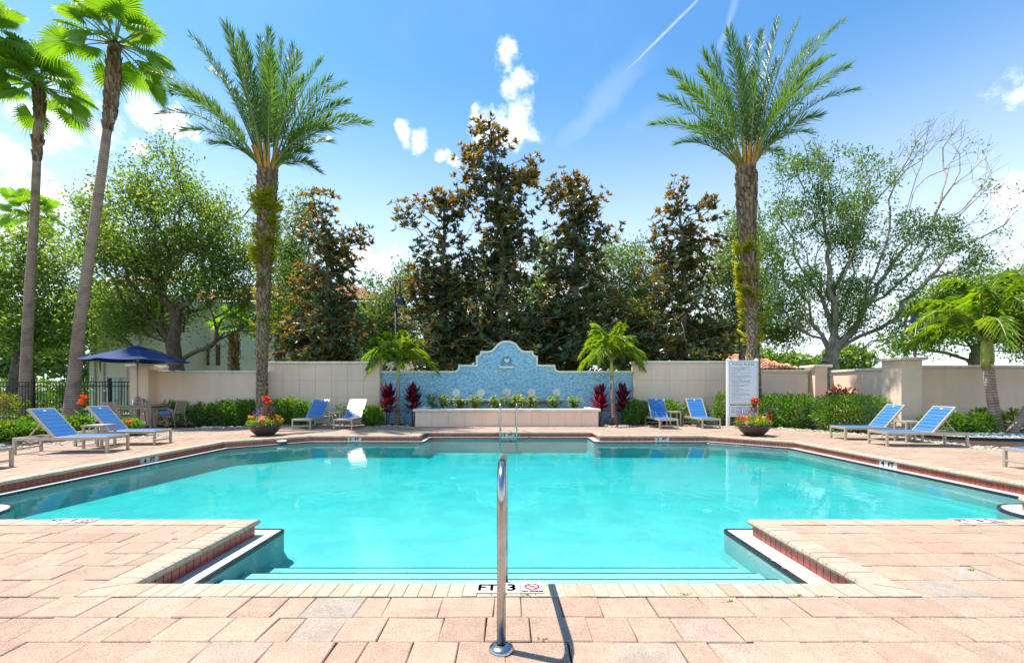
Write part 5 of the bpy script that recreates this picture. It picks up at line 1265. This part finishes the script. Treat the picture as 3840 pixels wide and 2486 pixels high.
def date_palm(label, Y, trunk, tips, fern, pots, n_extra=26, seed=1):
    base = Vector((PX(trunk[0][0], Y), Y, 0)); t = thing('date_palm', label, 'palm tree', base)
    s = Y / FPX / stretch(trunk[0][0]); ax_ = [(PX(x, Y) - base.x, PZ(y, Y), r * s) for x, y, r in trunk]
    zs = [a[1] for a in ax_]
    def X(z): return (float(np.interp(z, zs, [a[0] for a in ax_])), 0.0)
    def Rr_(z): return float(np.interp(z, zs, [a[2] for a in ax_]))
    pts = [(X(z)[0], 0, z) for z in np.linspace(-.05, zs[-1], 40)]
    MB().tube(pts, [Rr_(p[2]) * (.93 + .05 * rnd.random()) for p in pts], 16).build('trunk', palmbark, t, smooth=True)
    boots(t, X, Rr_, .2, zs[-1] * .45, .075, 13, .075, MATS['lichen'] , 'rough_bark', .35)
    boots(t, X, Rr_, zs[-1] * .45, zs[-1], .125, 11, .15, bootm, 'leaf_bases', .42)
    top = Vector((base.x + ax_[-1][0], Y, zs[-1])); rt = ax_[-1][2]
    for i in range(14):
        a = 2 * math.pi * i / 14 + rnd.uniform(-.2, .2); p0 = Vector((top.x - base.x + rt * .75 * math.cos(a), rt * .75 * math.sin(a), zs[-1] - .05)); 
        MB().tube([p0, p0 + Vector((.16 * math.cos(a), .16 * math.sin(a), .55)), p0 + Vector((.30 * math.cos(a), .30 * math.sin(a), .55 + rnd.uniform(.15, .45)))], [.06, .045, .02], 6).build('petiole_base', petiole_orange, t)
    def fr(tip, bow=.22):
        d = tip - top; hd = Vector((d.x, d.y, 0)); p0 = top + (hd.normalized() * rt * .6 if hd.length > .05 else Vector((0, 0, 0)))
        L = d.length; p1 = top + d * .5 + Vector((0, 0, bow * hd.length + .05 * L))
        feather_frond(t, p0, p1, tip, dateleaf, nl=76, ll=.60, lw=.036, start=.22, r0=.035, vee=.40, alpha0=52, alpha1=22, stiff=.10, roll=rnd.uniform(-.5, .5), plume=.45)
    for (x, y, dy) in tips:
        fr(P(x, y, Y + dy) if dy == 0 else Vector(((x - 1920) * (Y + dy) / FPX, Y + dy, CAM_H + (HOR - y) * (Y + dy) / FPX)), .27)
    r2 = random.Random(seed)
    for i in range(n_extra):
        az = r2.uniform(0, 2 * math.pi); el = R(r2.choice([25, 40, 52, 62, 70, 78, 84]) + r2.uniform(-6, 6)); L = r2.uniform(3.3, 4.2)
        if abs(math.cos(az)) > .85 and el < R(55): az += R(50)
        fr(top + Vector((math.cos(az) * math.cos(el), math.sin(az) * math.cos(el), math.sin(el) - (.15 if el < R(50) else 0))) * L, .22)
    # ferns rooted in the trunk
    C, D_, N_ = [], [], []
    for (y0, y1, dens, side) in fern:
        tufts = [(rnd.uniform(y0, y1), rnd.uniform(0, 2 * math.pi)) for _ in range(max(4, dens // 13))]
        for _ in range(dens):
            ty_, ta_ = rnd.choice(tufts); z = PZ(ty_ + rnd.gauss(0, 6), Y); a = ta_ + rnd.gauss(0, .25); r = Rr_(z); 
            if side and math.cos(a) * side < -.2 and rnd.random() < .7: continue
            p = Vector((X(z)[0] + r * 1.06 * math.cos(a), r * 1.06 * math.sin(a), z)); d = Vector((math.cos(a) * .8, math.sin(a) * .8, rnd.uniform(-.1, 1.3)))
            L = rnd.uniform(.16, .40)
            for k in range(6):
                q = p + d * L * k / 6 + Vector((0, 0, -.12 * (k / 6) ** 2)); sd = d.cross(Vector((0, 0, 1))).normalized()
                for s_ in (-1, 1): C.append(q); D_.append(sd * s_ + d * .5 + Vector((0, 0, -.15))); N_.append(Vector((0, 0, 1)) + d * .3)
    A_ = lambda l: np.array([tuple(q) for q in l])
    leaf_object('ferns', A_(C), A_(D_), A_(N_), .085, .036, fernleaf, t, 'stuff')
    return t
lich = surf('lichen', (.30, .22, .14), (.20, .15, .09), .95, 9, 40, .6); 
lm, nt, b, out = nodes_of('lichen_boots'); r_, g_ = island(nt); nt.links.new(ramp(nt, r_, [(.22, .17, .10), (.32, .27, .16), (.27, .23, .08), (.38, .31, .21), (.18, .11, .07)]), b.inputs['Base Color']); b.inputs['Roughness'].default_value = .95; MATS['lichen'] = lm
date_palm('tall date palm left of the fountain with ferns on its trunk', 15.8, [(985, 1585, 30), (984, 1540, 24), (982, 1400, 21), (985, 1250, 23), (990, 1050, 25), (997, 900, 31), (1000, 760, 36), (1002, 690, 40), (1004, 640, 36)],
          [(717, 137, 0), (545, 268, 0), (835, 105, 0), (905, 135, -1), (975, 150, 1.2), (1062, 165, 0), (1205, 232, 0), (1300, 385, .5), (1380, 465, 0), (1195, 645, -.5), (690, 492, 0), (1100, 180, 1.5), (780, 260, 1.5), (870, 200, -1.2), (1240, 490, -1.0), (640, 350, 1.0), (1140, 300, -1.5), (1010, 120, -.6), (600, 430, .8), (750, 190, 1.2), (1290, 320, 1.2), (1330, 440, -1.0), (1150, 570, .8), (800, 540, -.8), (640, 330, -.8), (1235, 300, .6)],
          [(725, 980, 950, 0), (960, 1120, 330, -1), (1150, 1250, 90, 0)], None, 11, 3)
date_palm('tall date palm behind the sign on the right', 16.1, [(2835, 1590, 32), (2832, 1540, 27), (2826, 1400, 26), (2822, 1250, 25), (2812, 1050, 27), (2803, 900, 30), (2800, 780, 38), (2799, 680, 42), (2798, 635, 36)],
          [(2446, 470, 0), (2514, 275, 0), (2672, 190, 0), (2620, 260, 1.2), (2735, 120, -1), (2858, 120, .8), (2922, 78, 0), (2995, 85, 0), (3165, 80, 0), (3212, 342, 0), (3066, 440, -1), (2560, 330, -1.2), (3120, 210, 1.4), (3040, 160, -1.2), (2800, 150, 1.5), (3000, 330, -1.5), (2480, 370, .8), (2590, 480, -1.0), (3100, 310, .8), (3180, 255, -.8), (3040, 500, .8), (2540, 540, .6), (2640, 210, -1), (3090, 130, .5)],
          [(920, 1150, 950, -1), (1150, 1300, 160, 0)], None, 10, 5)

def fan_frond(t, hub_dir, start, plen, R_, mat, span=285, nseg=34):
    loc = Vector(t.location); s = Vector(start) - loc; d = Vector(hub_dir).normalized()
    hub = s + d * plen + Vector((0, 0, -.16 * plen * (1 - d.z)))
    ax_ = (d + Vector((0, 0, -.42 * (1.15 - d.z)))).normalized(); sd = ax_.cross(Vector((0, 0, 1)))
    if sd.length < .1: sd = Vector((1, 0, 0))
    sd.normalize(); nn = sd.cross(ax_).normalized()
    tw_ = rnd.uniform(-.5, .5); sd, nn = sd * math.cos(tw_) + nn * math.sin(tw_), nn * math.cos(tw_) - sd * math.sin(tw_)
    mb = MB(); half_ = R(span / 2)
    for k in range(nseg):
        a = -half_ + 2 * half_ * (k + .5) / nseg; da = half_ / nseg
        L = R_ * (.72 + .28 * math.cos(a * .6)) * rnd.uniform(.92, 1.05); f_ = .58
        def pt(ang, r, lift): return hub + (ax_ * math.cos(ang) + sd * math.sin(ang)) * r + nn * lift
        cup = .10 * R_ * abs(math.sin(a))
        l0 = pt(a - da, L * f_, -.03 + cup * f_); r0_ = pt(a + da, L * f_, -.03 + cup * f_); m0 = pt(a, L * f_, .025 + cup * f_)
        q = pt(a, L * .82, cup) + Vector((0, 0, -.10 * L)); wq = (sd * math.cos(a) - ax_ * math.sin(a)) * .014
        tip_ = pt(a, L * .97, cup) + Vector((0, 0, -.34 * L * rnd.uniform(.7, 1.3)))
        mb.add([hub, l0, m0, r0_, q - wq, q + wq, tip_], [(0, 1, 2), (0, 2, 3), (1, 4, 2), (2, 4, 5), (2, 5, 3), (4, 6, 5)])
    o = mb.build('frond', mat, t)
    MB().tube([s, s + d * plen * .5 + Vector((0, 0, -.03 * plen)), hub, hub + ax_ * .12], [.035, .024, .016, .008], 6).build('petiole', petiole_green, o, smooth=True)
def fan_palm(label, Y, trunk, n, R_, plen, booty, seed):
    base = Vector((PX(trunk[0][0], Y), Y, 0)); t = thing('fan_palm', label, 'palm tree', base); s = Y / FPX / stretch(trunk[0][0])
    ax_ = [(PX(x, Y) - base.x, PZ(y, Y), r * s) for x, y, r in trunk]; ax_[0] = (0, -.05, ax_[0][2]); zs = [a[1] for a in ax_]
    X = lambda z: (float(np.interp(z, zs, [a[0] for a in ax_])), 0.0); Rr_ = lambda z: float(np.interp(z, zs, [a[2] for a in ax_]))
    pts = [(X(z)[0], 0, z) for z in np.linspace(-.05, zs[-1], 60)]
    MB().tube(pts, [Rr_(p[2]) * (.97 + .03 * rnd.random()) for p in pts], 16).build('trunk', ringbark, t, smooth=True)
    for (ya, yb) in booty: boots(t, X, Rr_, PZ(ya, Y), PZ(yb, Y), .19, 7, .26, bootm, 'leaf_bases', .26)
    top = Vector((base.x + ax_[-1][0], Y, zs[-1])); r2 = random.Random(seed)
    for i in range(n):
        az = 2.399963 * i + r2.uniform(-.2, .2); u = i / (n - 1); el = R(82 - 108 * u ** .85 + r2.uniform(-8, 8))
        d = Vector((math.cos(az) * math.cos(el), math.sin(az) * math.cos(el), math.sin(el)))
        fan_frond(t, d, top + Vector((d.x, d.y, 0)) * .1, plen * r2.uniform(.75, 1.15), R_ * r2.uniform(.85, 1.1), fanleaf)
    return t
fan_palm('tall leaning fan palm standing right behind the left loungers', 17.0, [(270, 1580, 47), (272, 1530, 38), (276, 1450, 29), (300, 1200, 26), (345, 900, 23), (385, 620, 21), (402, 490, 19), (412, 440, 26), (425, 300, 31), (430, 190, 24), (432, 165, 18)], 25, 1.0, 1.2, [(480, 175)], 4)
fan_palm('straight fan palm behind the fence at the left edge', 19.0, [(92, 1585, 30), (95, 1450, 26), (110, 1100, 22), (130, 800, 19), (140, 560, 17), (142, 530, 25), (145, 460, 20), (147, 450, 17), (148, 400, 24), (146, 350, 25), (148, 325, 18)], 24, 1.0, 1.15, [(600, 525), (450, 335)], 9)
fan_palm('off frame fan palm whose crown enters the top left corner', 17.5, [(-230, 1585, 30), (-200, 900, 24), (-120, 300, 22), (-95, 120, 24)], 26, 1.0, 1.25, [(300, 130)], 12)
fan_palm('small distant fan palm between the two left trunks', 34, [(110, 1540, 12), (112, 1200, 10), (112, 800, 10)], 22, 1.2, 1.3, [(900, 810)], 15)
# far cabbage palm trunks with crossed boots
for px, Y, yt, lb in ((877, 27, 1290, 'short booted cabbage palm trunk before the apartment windows'), (1052, 27, 1270, 'booted cabbage palm trunk half hidden behind the left date palm')):
    t = thing('cabbage_palm', lb, 'palm tree', (PX(px, Y), Y, 0)); zt_ = PZ(yt - 60, Y)
    MB().tube([(0, 0, -.05), (0, 0, zt_)], [.24, .22], 10).build('trunk', palmbark, t, smooth=True)
    boots(t, lambda z: (0, 0), lambda z: .24, .3, zt_, .22, 7, .3, bootm, 'leaf_bases', .5)
    for i in range(12):
        az = 2.4 * i; el = R(70 - 80 * i / 12); d = Vector((math.cos(az) * math.cos(el), math.sin(az) * math.cos(el), math.sin(el)))
        fan_frond(t, d, (PX(px, Y), Y, zt_), .9, .9, fanleaf, 250, 22)

crownshaft = surf('crownshaft', (.30, .36, .05), (.40, .42, .09), .45, 3, 60, .05)
def christmas_palm(label, Y, trunk, shaft_y, n, L, ll, seed, lw=.04, tips=None, r_shaft=9, dead=0):
    base = Vector((PX(trunk[0][0], Y), Y, 0)); t = thing('christmas_palm', label, 'palm tree', base); s = Y / FPX / stretch(trunk[0][0])
    pts = [(PX(x, Y) - base.x, 0, max(-.04, PZ(y, Y))) for x, y, r in trunk]; MB().tube(pts, [r * s for *_, r in trunk], 14).build('trunk', ringbark, t, smooth=True)
    e = Vector(pts[-1]); sh = [e + (Vector((PX(x, Y) - base.x, 0, PZ(y, Y))) - e) * k / 4 for k in range(5) for x, y in [shaft_y]]
    MB().tube(sh, [r_shaft * s * q for q in (1.0, 1.12, 1.0, .8, .5)], 14).build('crownshaft', crownshaft, t, smooth=True)
    top = base + sh[-1] - Vector((0, 0, .05)); r2 = random.Random(seed)
    for i in range(n):
        az = 2.399963 * i + .4 + r2.uniform(-.15, .15); u = i / (n - 1); el = R(87 - 45 * u + r2.uniform(-5, 5)); d = Vector((math.cos(az) * math.cos(el), math.sin(az) * math.cos(el), math.sin(el))); LL_ = L * r2.uniform(.85, 1.1)
        p1 = top + d * LL_ * .80; hd = Vector((math.cos(az), math.sin(az), 0)); tip_ = top + hd * LL_ * (.24 + .80 * u ** .7) + Vector((r2.uniform(-.1, .1) * L, r2.uniform(-.1, .1) * L, (.98 - 1.22 * u ** 1.15) * LL_))
        feather_frond(t, top, p1, tip_, deadleaf if dead and i >= n - dead else adonleaf, nl=54, ll=ll, lw=lw * .55, start=.12, r0=.020 * L, vee=.10, droop=rng.uniform(.25, .85, 108), alpha0=64, alpha1=26, stiff=.15, mid=.4)
    return t
christmas_palm('small bright green palm left of the raised planter', 16.1, [(1490, 1592, 13), (1491, 1560, 9.5), (1492, 1500, 6.5), (1494, 1425, 6)], (1494, 1365), 15, 1.42, .40, 2, r_shaft=7)
christmas_palm('small bright green palm right of the raised planter', 16.1, [(2308, 1590, 13), (2303, 1560, 10), (2297, 1500, 7), (2294, 1410, 6)], (2293, 1350), 15, 1.45, .42, 6, r_shaft=7)
christmas_palm('large bright green palm with ringed trunk on the right', 12.3, [(3735, 1634, 24), (3728, 1600, 16), (3712, 1500, 14), (3695, 1380, 13.5)], (3688, 1270), 14, 2.1, .50, 8, lw=.055, r_shaft=17, dead=1)
christmas_palm('second ringed palm trunk just behind the large right one', 12.7, [(3752, 1626, 20), (3742, 1560, 15), (3728, 1470, 12), (3716, 1360, 12)], (3712, 1265), 8, 1.5, .46, 13, lw=.055, r_shaft=15)
christmas_palm('palm leaning out of the frame at the right edge', 12.2, [(3785, 1640, 26), (3815, 1590, 20), (3870, 1500, 16), (3965, 1330, 14)], (4020, 1190), 11, 1.9, .50, 17, lw=.055, r_shaft=17)

# ------------------------------------------------------------------ shrubs and flowers
stemm = surf('stems', (.12, .09, .05), None, .9, 10)
def shrub(name, label, x, y, w, d, h, n, ll=.095, lw=.045, mat=None, z0=.0, power=2.6, cat='shrub', flowers=None, rot=0, sparse=1.0, group=None):
    t = thing(name, label, cat, (x, y, -.03), rot, group=group); n = int(n * 1.6); v_ = runit(n)
    k = (np.abs(v_) ** power).sum(1) ** (1 / power); v_ = v_ / k[:, None]; r = rng.random(n) ** .22 * (1 + .10 * np.sin(v_[:, 0] * 9 + x) * np.cos(v_[:, 2] * 7 + y)) * (1 + rng.normal(size=n) * .05)
    p = v_ * r[:, None] * np.array((w / 2, d / 2, h / 2)); p[:, 2] += h / 2 + z0
    p[:, 2] = np.maximum(p[:, 2], .02)
    D_ = v_ + runit(n) * .8 + np.array((0, 0, .45)); leaf_object('foliage', p, D_, v_ + runit(n) * .7 + np.array((0, 0, .5)), ll * rng.uniform(.7, 1.3, n), lw * rng.uniform(.8, 1.2, n), mat or hedgeleaf, t, 'stuff', fold=.12)
    sm = MB(); ns = max(3, int(w * 4))
    for i in range(ns):
        a = (i + .5) / ns - .5; sm.tube([(a * w * .6, 0, -.02), (a * w * .8 + rnd.uniform(-.05, .05), rnd.uniform(-.2, .2) * d, h * .5), (a * w * .9, rnd.uniform(-.3, .3) * d, h * .8)], [.014, .01, .005], 5)
    sm.build('stem', stemm, t)
    if flowers:
        m_, nf, sz = flowers
        for i in range(nf):
            a = rng.uniform(-1, 1, 2); q = np.array((a[0] * w * .42, -abs(a[1]) * d * .4, h * rng.uniform(.65, 1.02))); k = 16
            leaf_object('flower', np.repeat([q], k, 0) + rng.normal(size=(k, 3)) * sz * .35, runit(k) + np.array((0, -.3, .5)), runit(k) + np.array((0, 0, .8)), sz * .6, sz * .5, m_, t)
    return t
def S_(px0, px1, ytop, Y, label, n=700, d=None, name='shrub', **k):
    x0_, x1_ = PX(px0, Y), PX(px1, Y); w_ = x1_ - x0_
    return shrub(name, label, (x0_ + x1_) / 2, Y, w_, d or max(.35, w_ * .8), PZ(ytop, Y) + .03, n, **k)
S_(605, 712, 1508, 15.7, 'dark bush behind the right patio chair', 900)
S_(731, 767, 1512, 15.9, 'narrow upright bush against the low wall, left of its twin', 380, .4)
S_(771, 806, 1518, 15.9, 'narrow upright bush against the low wall, right of its twin', 380, .4)
S_(806, 900, 1505, 15.9, 'rounded dark hedge bush left of the left date palm', 1300, .8)
S_(880, 968, 1503, 15.95, 'rounded hedge bush touching the left date palm trunk', 1100, .8)
S_(1003, 1090, 1500, 15.95, 'bright hedge bush right of the left date palm trunk', 1100, .8)
S_(1062, 1128, 1494, 16.1, 'tallest leafy hedge bush under the paneled left wall', 900, .7, mat=limeleaf)
S_(1110, 1176, 1513, 15.9, 'bright hedge bush behind the backrest of the silvery lounger', 900, .7)
S_(1255, 1300, 1512, 16.3, 'thin twiggy bush behind the left back side table', 120, .3)
S_(1364, 1432, 1526, 15.45, 'round clipped bright bush beside the left cordyline', 1500, .7)
S_(2345, 2428, 1504, 15.9, 'feathery bush right of the right cordylines', 1300, .8)
S_(2425, 2478, 1506, 16.2, 'hedge bush behind the shaded lounger, left side', 700, .6)
S_(2468, 2550, 1505, 16.0, 'hedge bush between the two shaded loungers', 1000, .7)
S_(2562, 2586, 1510, 16.1, 'thin upright bush behind the lounger by the sign', 220, .3)
S_(2625, 2652, 1515, 16.1, 'small wispy bush between the lounger and the sign', 200, .3)
S_(2683, 2745, 1476, 15.75, 'tall bright bush on the left of the sign posts', 1100, .7)
S_(2842, 2960, 1482, 15.7, 'wide dark hedge bush on the right of the sign', 1700, .9)
S_(2930, 3050, 1484, 14.7, 'clipped hedge section nearest the slim pilaster', 1900, .9, power=4)
# clipped hedge running towards the viewer
shrub('clipped_hedge', 'large boxy clipped hedge in front of the sunlit side wall', 10.45, 13.6, 1.9, 1.35, 1.09, 5200, .075, .03, hedgeleaf, power=5, cat='hedge', rot=R(-18))
shrub('copper_plant', 'copper red leafy plant above the clipped hedge', PX(3145, 15.6), 15.5, 1.05, .7, 1.28, 420, .17, .11, copperleaf, cat='plant')
S_(3455, 3480, 1562, 12.9, 'small green bush between the right loungers and pillar', 260, .35)
S_(3530, 3610, 1553, 12.6, 'dark round bush behind the nearer right lounger', 900, .7)
S_(3618, 3712, 1552, 12.4, 'dark bush touching the trunk of the large right palm', 1000, .7)
S_(3665, 3735, 1540, 13.2, 'pale leafy plant behind the large right palm trunk', 160, .5, ll=.16, lw=.09, mat=limeleaf)
S_(3765, 3850, 1545, 12.9, 'yellow green leafy plant at the right edge by the leaning palm', 140, .7, ll=.18, lw=.09, mat=crotonleaf)
S_(-40, 112, 1588, 10.9, 'low bush with orange flowers at the left edge', 2200, 1.0, flowers=(redpetal, 14, .07))
S_(95, 165, 1562, 11.6, 'leafy flowering bush behind the nearer left lounger', 900, .7)
S_(232, 320, 1566, 12.6, 'bush with red flowers at the foot of the leaning palm', 1200, .8, flowers=(redpetal, 5, .07))
S_(438, 520, 1575, 12.6, 'small bush with orange flowers below the patio chair', 800, .6, mat=limeleaf, flowers=(orangepetal, 6, .11))
S_(-30, 62, 1478, 17.2, 'yellow green flowering bush behind the fence at the left edge', 800, .8, mat=crotonleaf, flowers=(orangepetal, 6, .08))
S_(130, 200, 1470, 19.0, 'loose green shrub just behind the black fence', 700, .9)
for i, (a, b2) in enumerate([(-80, 240), (230, 420), (410, 480)]):
    S_(a, b2, 1428 + 8 * i, 33.5, ['long clipped hedge across the road at the left edge', 'clipped hedge across the road behind the leaning palm', 'clipped hedge by the beige house meters'][i], 2600, 1.6, ll=.2, lw=.1, mat=limeleaf if i < 2 else hedgeleaf, power=4, name='clipped_hedge', cat='hedge')

def cordyline(px, Y, ytop, label, n=66, w=.50):
    t = thing('cordyline', label, 'plant', (PX(px, Y), Y, -.03)); h = PZ(ytop, Y)
    MB().tube([(0, 0, 0), (.02, 0, h * .45), (0, 0, h * .75)], [.028, .022, .012], 7).build('stem', stemm, t)
    MB().tube([(.03, .02, 0), (.12, .02, h * .35), (.15, 0, h * .6)], [.022, .018, .010], 7).build('stem', stemm, t)
    C, D_, N_ = [], [], []
    for i in range(n * 2):
        u = rnd.random(); z = h * (.30 + .50 * u); a = rnd.uniform(0, 6.28); el = R(15 + 62 * u + rnd.uniform(-12, 12)); d = Vector((math.cos(a) * math.cos(el), math.sin(a) * math.cos(el), math.sin(el)))
        C.append((.13 * (i % 2) * .7, 0, z)); D_.append(tuple(d)); N_.append(tuple(Vector((-math.cos(a) * math.sin(el), -math.sin(a) * math.sin(el), math.cos(el)))))
    leaf_object('foliage', np.array(C), np.array(D_), np.array(N_), w * rng.uniform(.75, 1.25, n * 2), .115, tileaf, t, 'stuff', fold=-.18, mid=.55, droop=.10)
cordyline(1450, 16.0, 1447, 'dark red cordyline left of the left small palm')
cordyline(1545, 15.9, 1448, 'dark red cordyline between the left small palm and planter')
cordyline(2245, 15.9, 1450, 'dark red cordyline at the right end of the planter')
cordyline(2330, 16.15, 1446, 'dark red cordyline right of the right small palm')

crot = [(1622, 1470, 'tall variegated croton at the left end of the planter'), (1660, 1480, 'second variegated croton from the left in the planter'), (1722, 1482, 'variegated croton below the first stone rosette'), (1785, 1480, 'variegated croton below the second stone rosette'), (1862, 1482, 'variegated croton left of the ladder rails'),
        (1912, 1473, 'bushy variegated croton between the ladder rails'), (1948, 1480, 'variegated croton just right of the ladder rails'), (1995, 1478, 'pale variegated croton below the fourth stone rosette'), (2085, 1480, 'green variegated croton below the fifth stone rosette'), (2160, 1482, 'round green croton at the right end of the planter')]
for i, (px, yt, lb) in enumerate(crot):
    Y = 15.55 + .1 * (i % 3); t = thing('croton', lb, 'plant', (PX(px, Y), Y, .465)); h = PZ(yt, Y) - .465; C, D_ = [], []
    for k in range(5):
        a = rnd.uniform(0, 6.28); e = Vector((math.cos(a) * .2, math.sin(a) * .15, h * rnd.uniform(.75, 1.0))); MB().tube([(0, 0, 0), e * .5 + Vector((0, 0, .04)), e], [.010, .007, .004], 5).build('stem', stemm, t)
        for j in range(26):
            u = rnd.uniform(.35, 1.05); b2 = rnd.uniform(0, 6.28); C.append(tuple(e * u)); D_.append((math.cos(b2), math.sin(b2), rnd.uniform(-.5, .35)))
    leaf_object('foliage', np.array(C) + rng.normal(size=(len(C), 3)) * .03, np.array(D_), runit(len(C)) * .4 + np.array((0, 0, 1)), .16 * rng.uniform(.7, 1.2, len(C)), .062, crotonleaf if i not in (8, 9) else limeleaf, t, 'stuff', fold=.1, droop=.25)

# planted bowls
bowlm = surf('bowl_bronze', (.050, .035, .024), (.075, .052, .035), .38, 4, 40, .15, .004)
def flower_bowl(x, y, label, mirror, canna_x, canna_h, red_x):
    t = thing('flower_bowl', label, 'flower bowl', (x, y, .0015)); r = .425
    MB().lathe([(.001, 0), (.18, 0), (.21, .012), (.275, .06), (.35, .14), (.397, .215), (.416, .245), (r, .255), (r + .008, .268), (r, .282), (r - .03, .28), (r - .045, .25), (.001, .24)], 40).build('bowl', bowlm, t, smooth=True)
    MB().lathe([(.001, .262), (.38, .258), (r - .046, .25)], 24).build('soil', mulch, t)
    n = 900; a = rng.uniform(0, 6.28, n); rr = np.sqrt(rng.random(n)) * .41; hh = rng.random(n) ** .7 * .26 * (1.1 - rr / .6)
    p = np.stack([rr * np.cos(a) * 1.0, rr * np.sin(a), .27 + hh], 1); leaf_object('foliage', p, np.stack([np.cos(a) * .6, np.sin(a) * .6, np.ones(n) * .6], 1) + runit(n) * .5, runit(n) + np.array((0, 0, .8)), .085, .034, limeleaf, t, 'stuff', fold=.1)
    def puff(q, sz, m_, k=22, nm='bloom'):
        leaf_object(nm, np.repeat([q], k, 0) + rng.normal(size=(k, 3)) * sz * .28, runit(k) + np.array((0, -.2, .3)), runit(k), sz * .6, sz * .5, m_, t)
    for i in range(16): a_ = rnd.uniform(0, 6.28); rr_ = rnd.uniform(.12, .44); puff((mirror * rr_ * math.cos(a_), rr_ * math.sin(a_), .44 + rnd.uniform(0, .14) - rr_ * .12), .065, yellowpetal, nm='marigold')
    for i in range(7): puff((mirror * rnd.uniform(-.05, .42), rnd.uniform(-.42, .1), .34 + rnd.uniform(0, .16)), .085, pinkpetal if i % 2 else orangepetal, nm='begonia')
    for i in range(11):
        x_ = mirror * rnd.uniform(-.40, .36); y_ = rnd.uniform(-.2, .25); z_ = .46 + rnd.uniform(.06, .24); k = 26
        q = np.stack([np.full(k, x_), np.full(k, y_), z_ + np.linspace(-.06, .10, k)], 1); leaf_object('salvia_spike', q, runit(k) * np.array((1, 1, .3)), runit(k), .030, .022, purplepetal, t)
    for x_ in red_x:
        k = 60; u = rng.random(k); q = np.stack([np.full(k, x_) + rng.normal(size=k) * .012, np.full(k, -.12), .40 + u * .17], 1); leaf_object('celosia_plume', q, runit(k) + np.array((0, 0, .6)), runit(k), .06 * (1.1 - u * .6), .04, redpetal, t)
    MB().tube([(canna_x, .02, .26), (canna_x + .01, .02, canna_h - .05)], [.012, .008], 6).build('canna_stem', stemm, t)
    k = 9; aa = rng.uniform(0, 6.28, k); leaf_object('canna_leaves', np.stack([np.full(k, canna_x), np.full(k, .02), rng.uniform(.4, canna_h - .2, k)], 1), np.stack([np.cos(aa) * .8, np.sin(aa) * .5, np.ones(k) * .8], 1), np.stack([-np.cos(aa), -np.sin(aa), np.ones(k)], 1), .26, .10, bronzeleaf, t, fold=-.1)
    for q in ((canna_x - .03, 0, canna_h), (canna_x + .06, -.02, canna_h - .10), (canna_x + .0, .02, canna_h - .05)): puff(q, .11, redpetal, 26, 'canna_flower')
flower_bowl(PX(994, 12.16), 12.16, 'dark round bowl of bright flowers on the left pool corner', 1, .05, 1.02, (.34, .22, -.22))
flower_bowl(PX(2826, 12.1), 12.1, 'dark round bowl of bright flowers before the rules sign', -1, .02, 1.0, (.40, .36))
# red canna bloom near the leaning palm, weeds in the paving joints
t = thing('canna', 'single red orange canna bloom beside the leaning palm trunk', 'plant', (PX(308, 14.5), 14.5, -.03)); MB().tube([(0, 0, 0), (.02, 0, .9)], [.012, .007], 6).build('stem', stemm, t)
k = 40; leaf_object('flower', np.stack([rng.normal(size=k) * .04, rng.normal(size=k) * .03, rng.uniform(.75, 1.05, k)], 1), runit(k) + np.array((.2, 0, .8)), runit(k), .14, .06, orangepetal, t)
k = 12; aa = rng.uniform(0, 6.28, k); leaf_object('foliage', np.stack([np.zeros(k), np.zeros(k), rng.uniform(.05, .5, k)], 1), np.stack([np.cos(aa), np.sin(aa), np.ones(k)], 1), np.stack([-np.cos(aa), -np.sin(aa), np.ones(k)], 1), .35, .11, hedgeleaf, t)
for i, (px, py) in enumerate([(2036, 2397), (2568, 2228), (2990, 2232), (3075, 2235), (2737, 2255), (1974, 2232), (654, 2022), (3640, 2136)]):
    Y = CAM_H * FPX / (py - HOR); k = 26; q = rng.normal(size=(k, 3)) * np.array((.016, .006, 0)); q[:, 2] = -.004
    o = leaf_object('weed_tuft', q, runit(k) * np.array((1, 1, .4)) + np.array((0, 0, .8)), runit(k) + np.array((0, 0, 1)), .016 * rng.uniform(.6, 1.3, k), .007, limeleaf, None)
    o.location = (PX(px, Y), Y, 0); tag(o, ['tiny weed in the joint right of the handrail foot', 'tiny weed at the coping right of the steps', 'tiny weed below the right coping corner', 'tiny weed near the right end of the front coping', 'tiny weed in the pavers below the right coping', 'tiny weed under the no diving plate', 'tiny weed on the left paver spit', 'tiny weed on the right paver spit'][i], 'weed', 'weeds in the paving joints')
# scattered fallen leaves
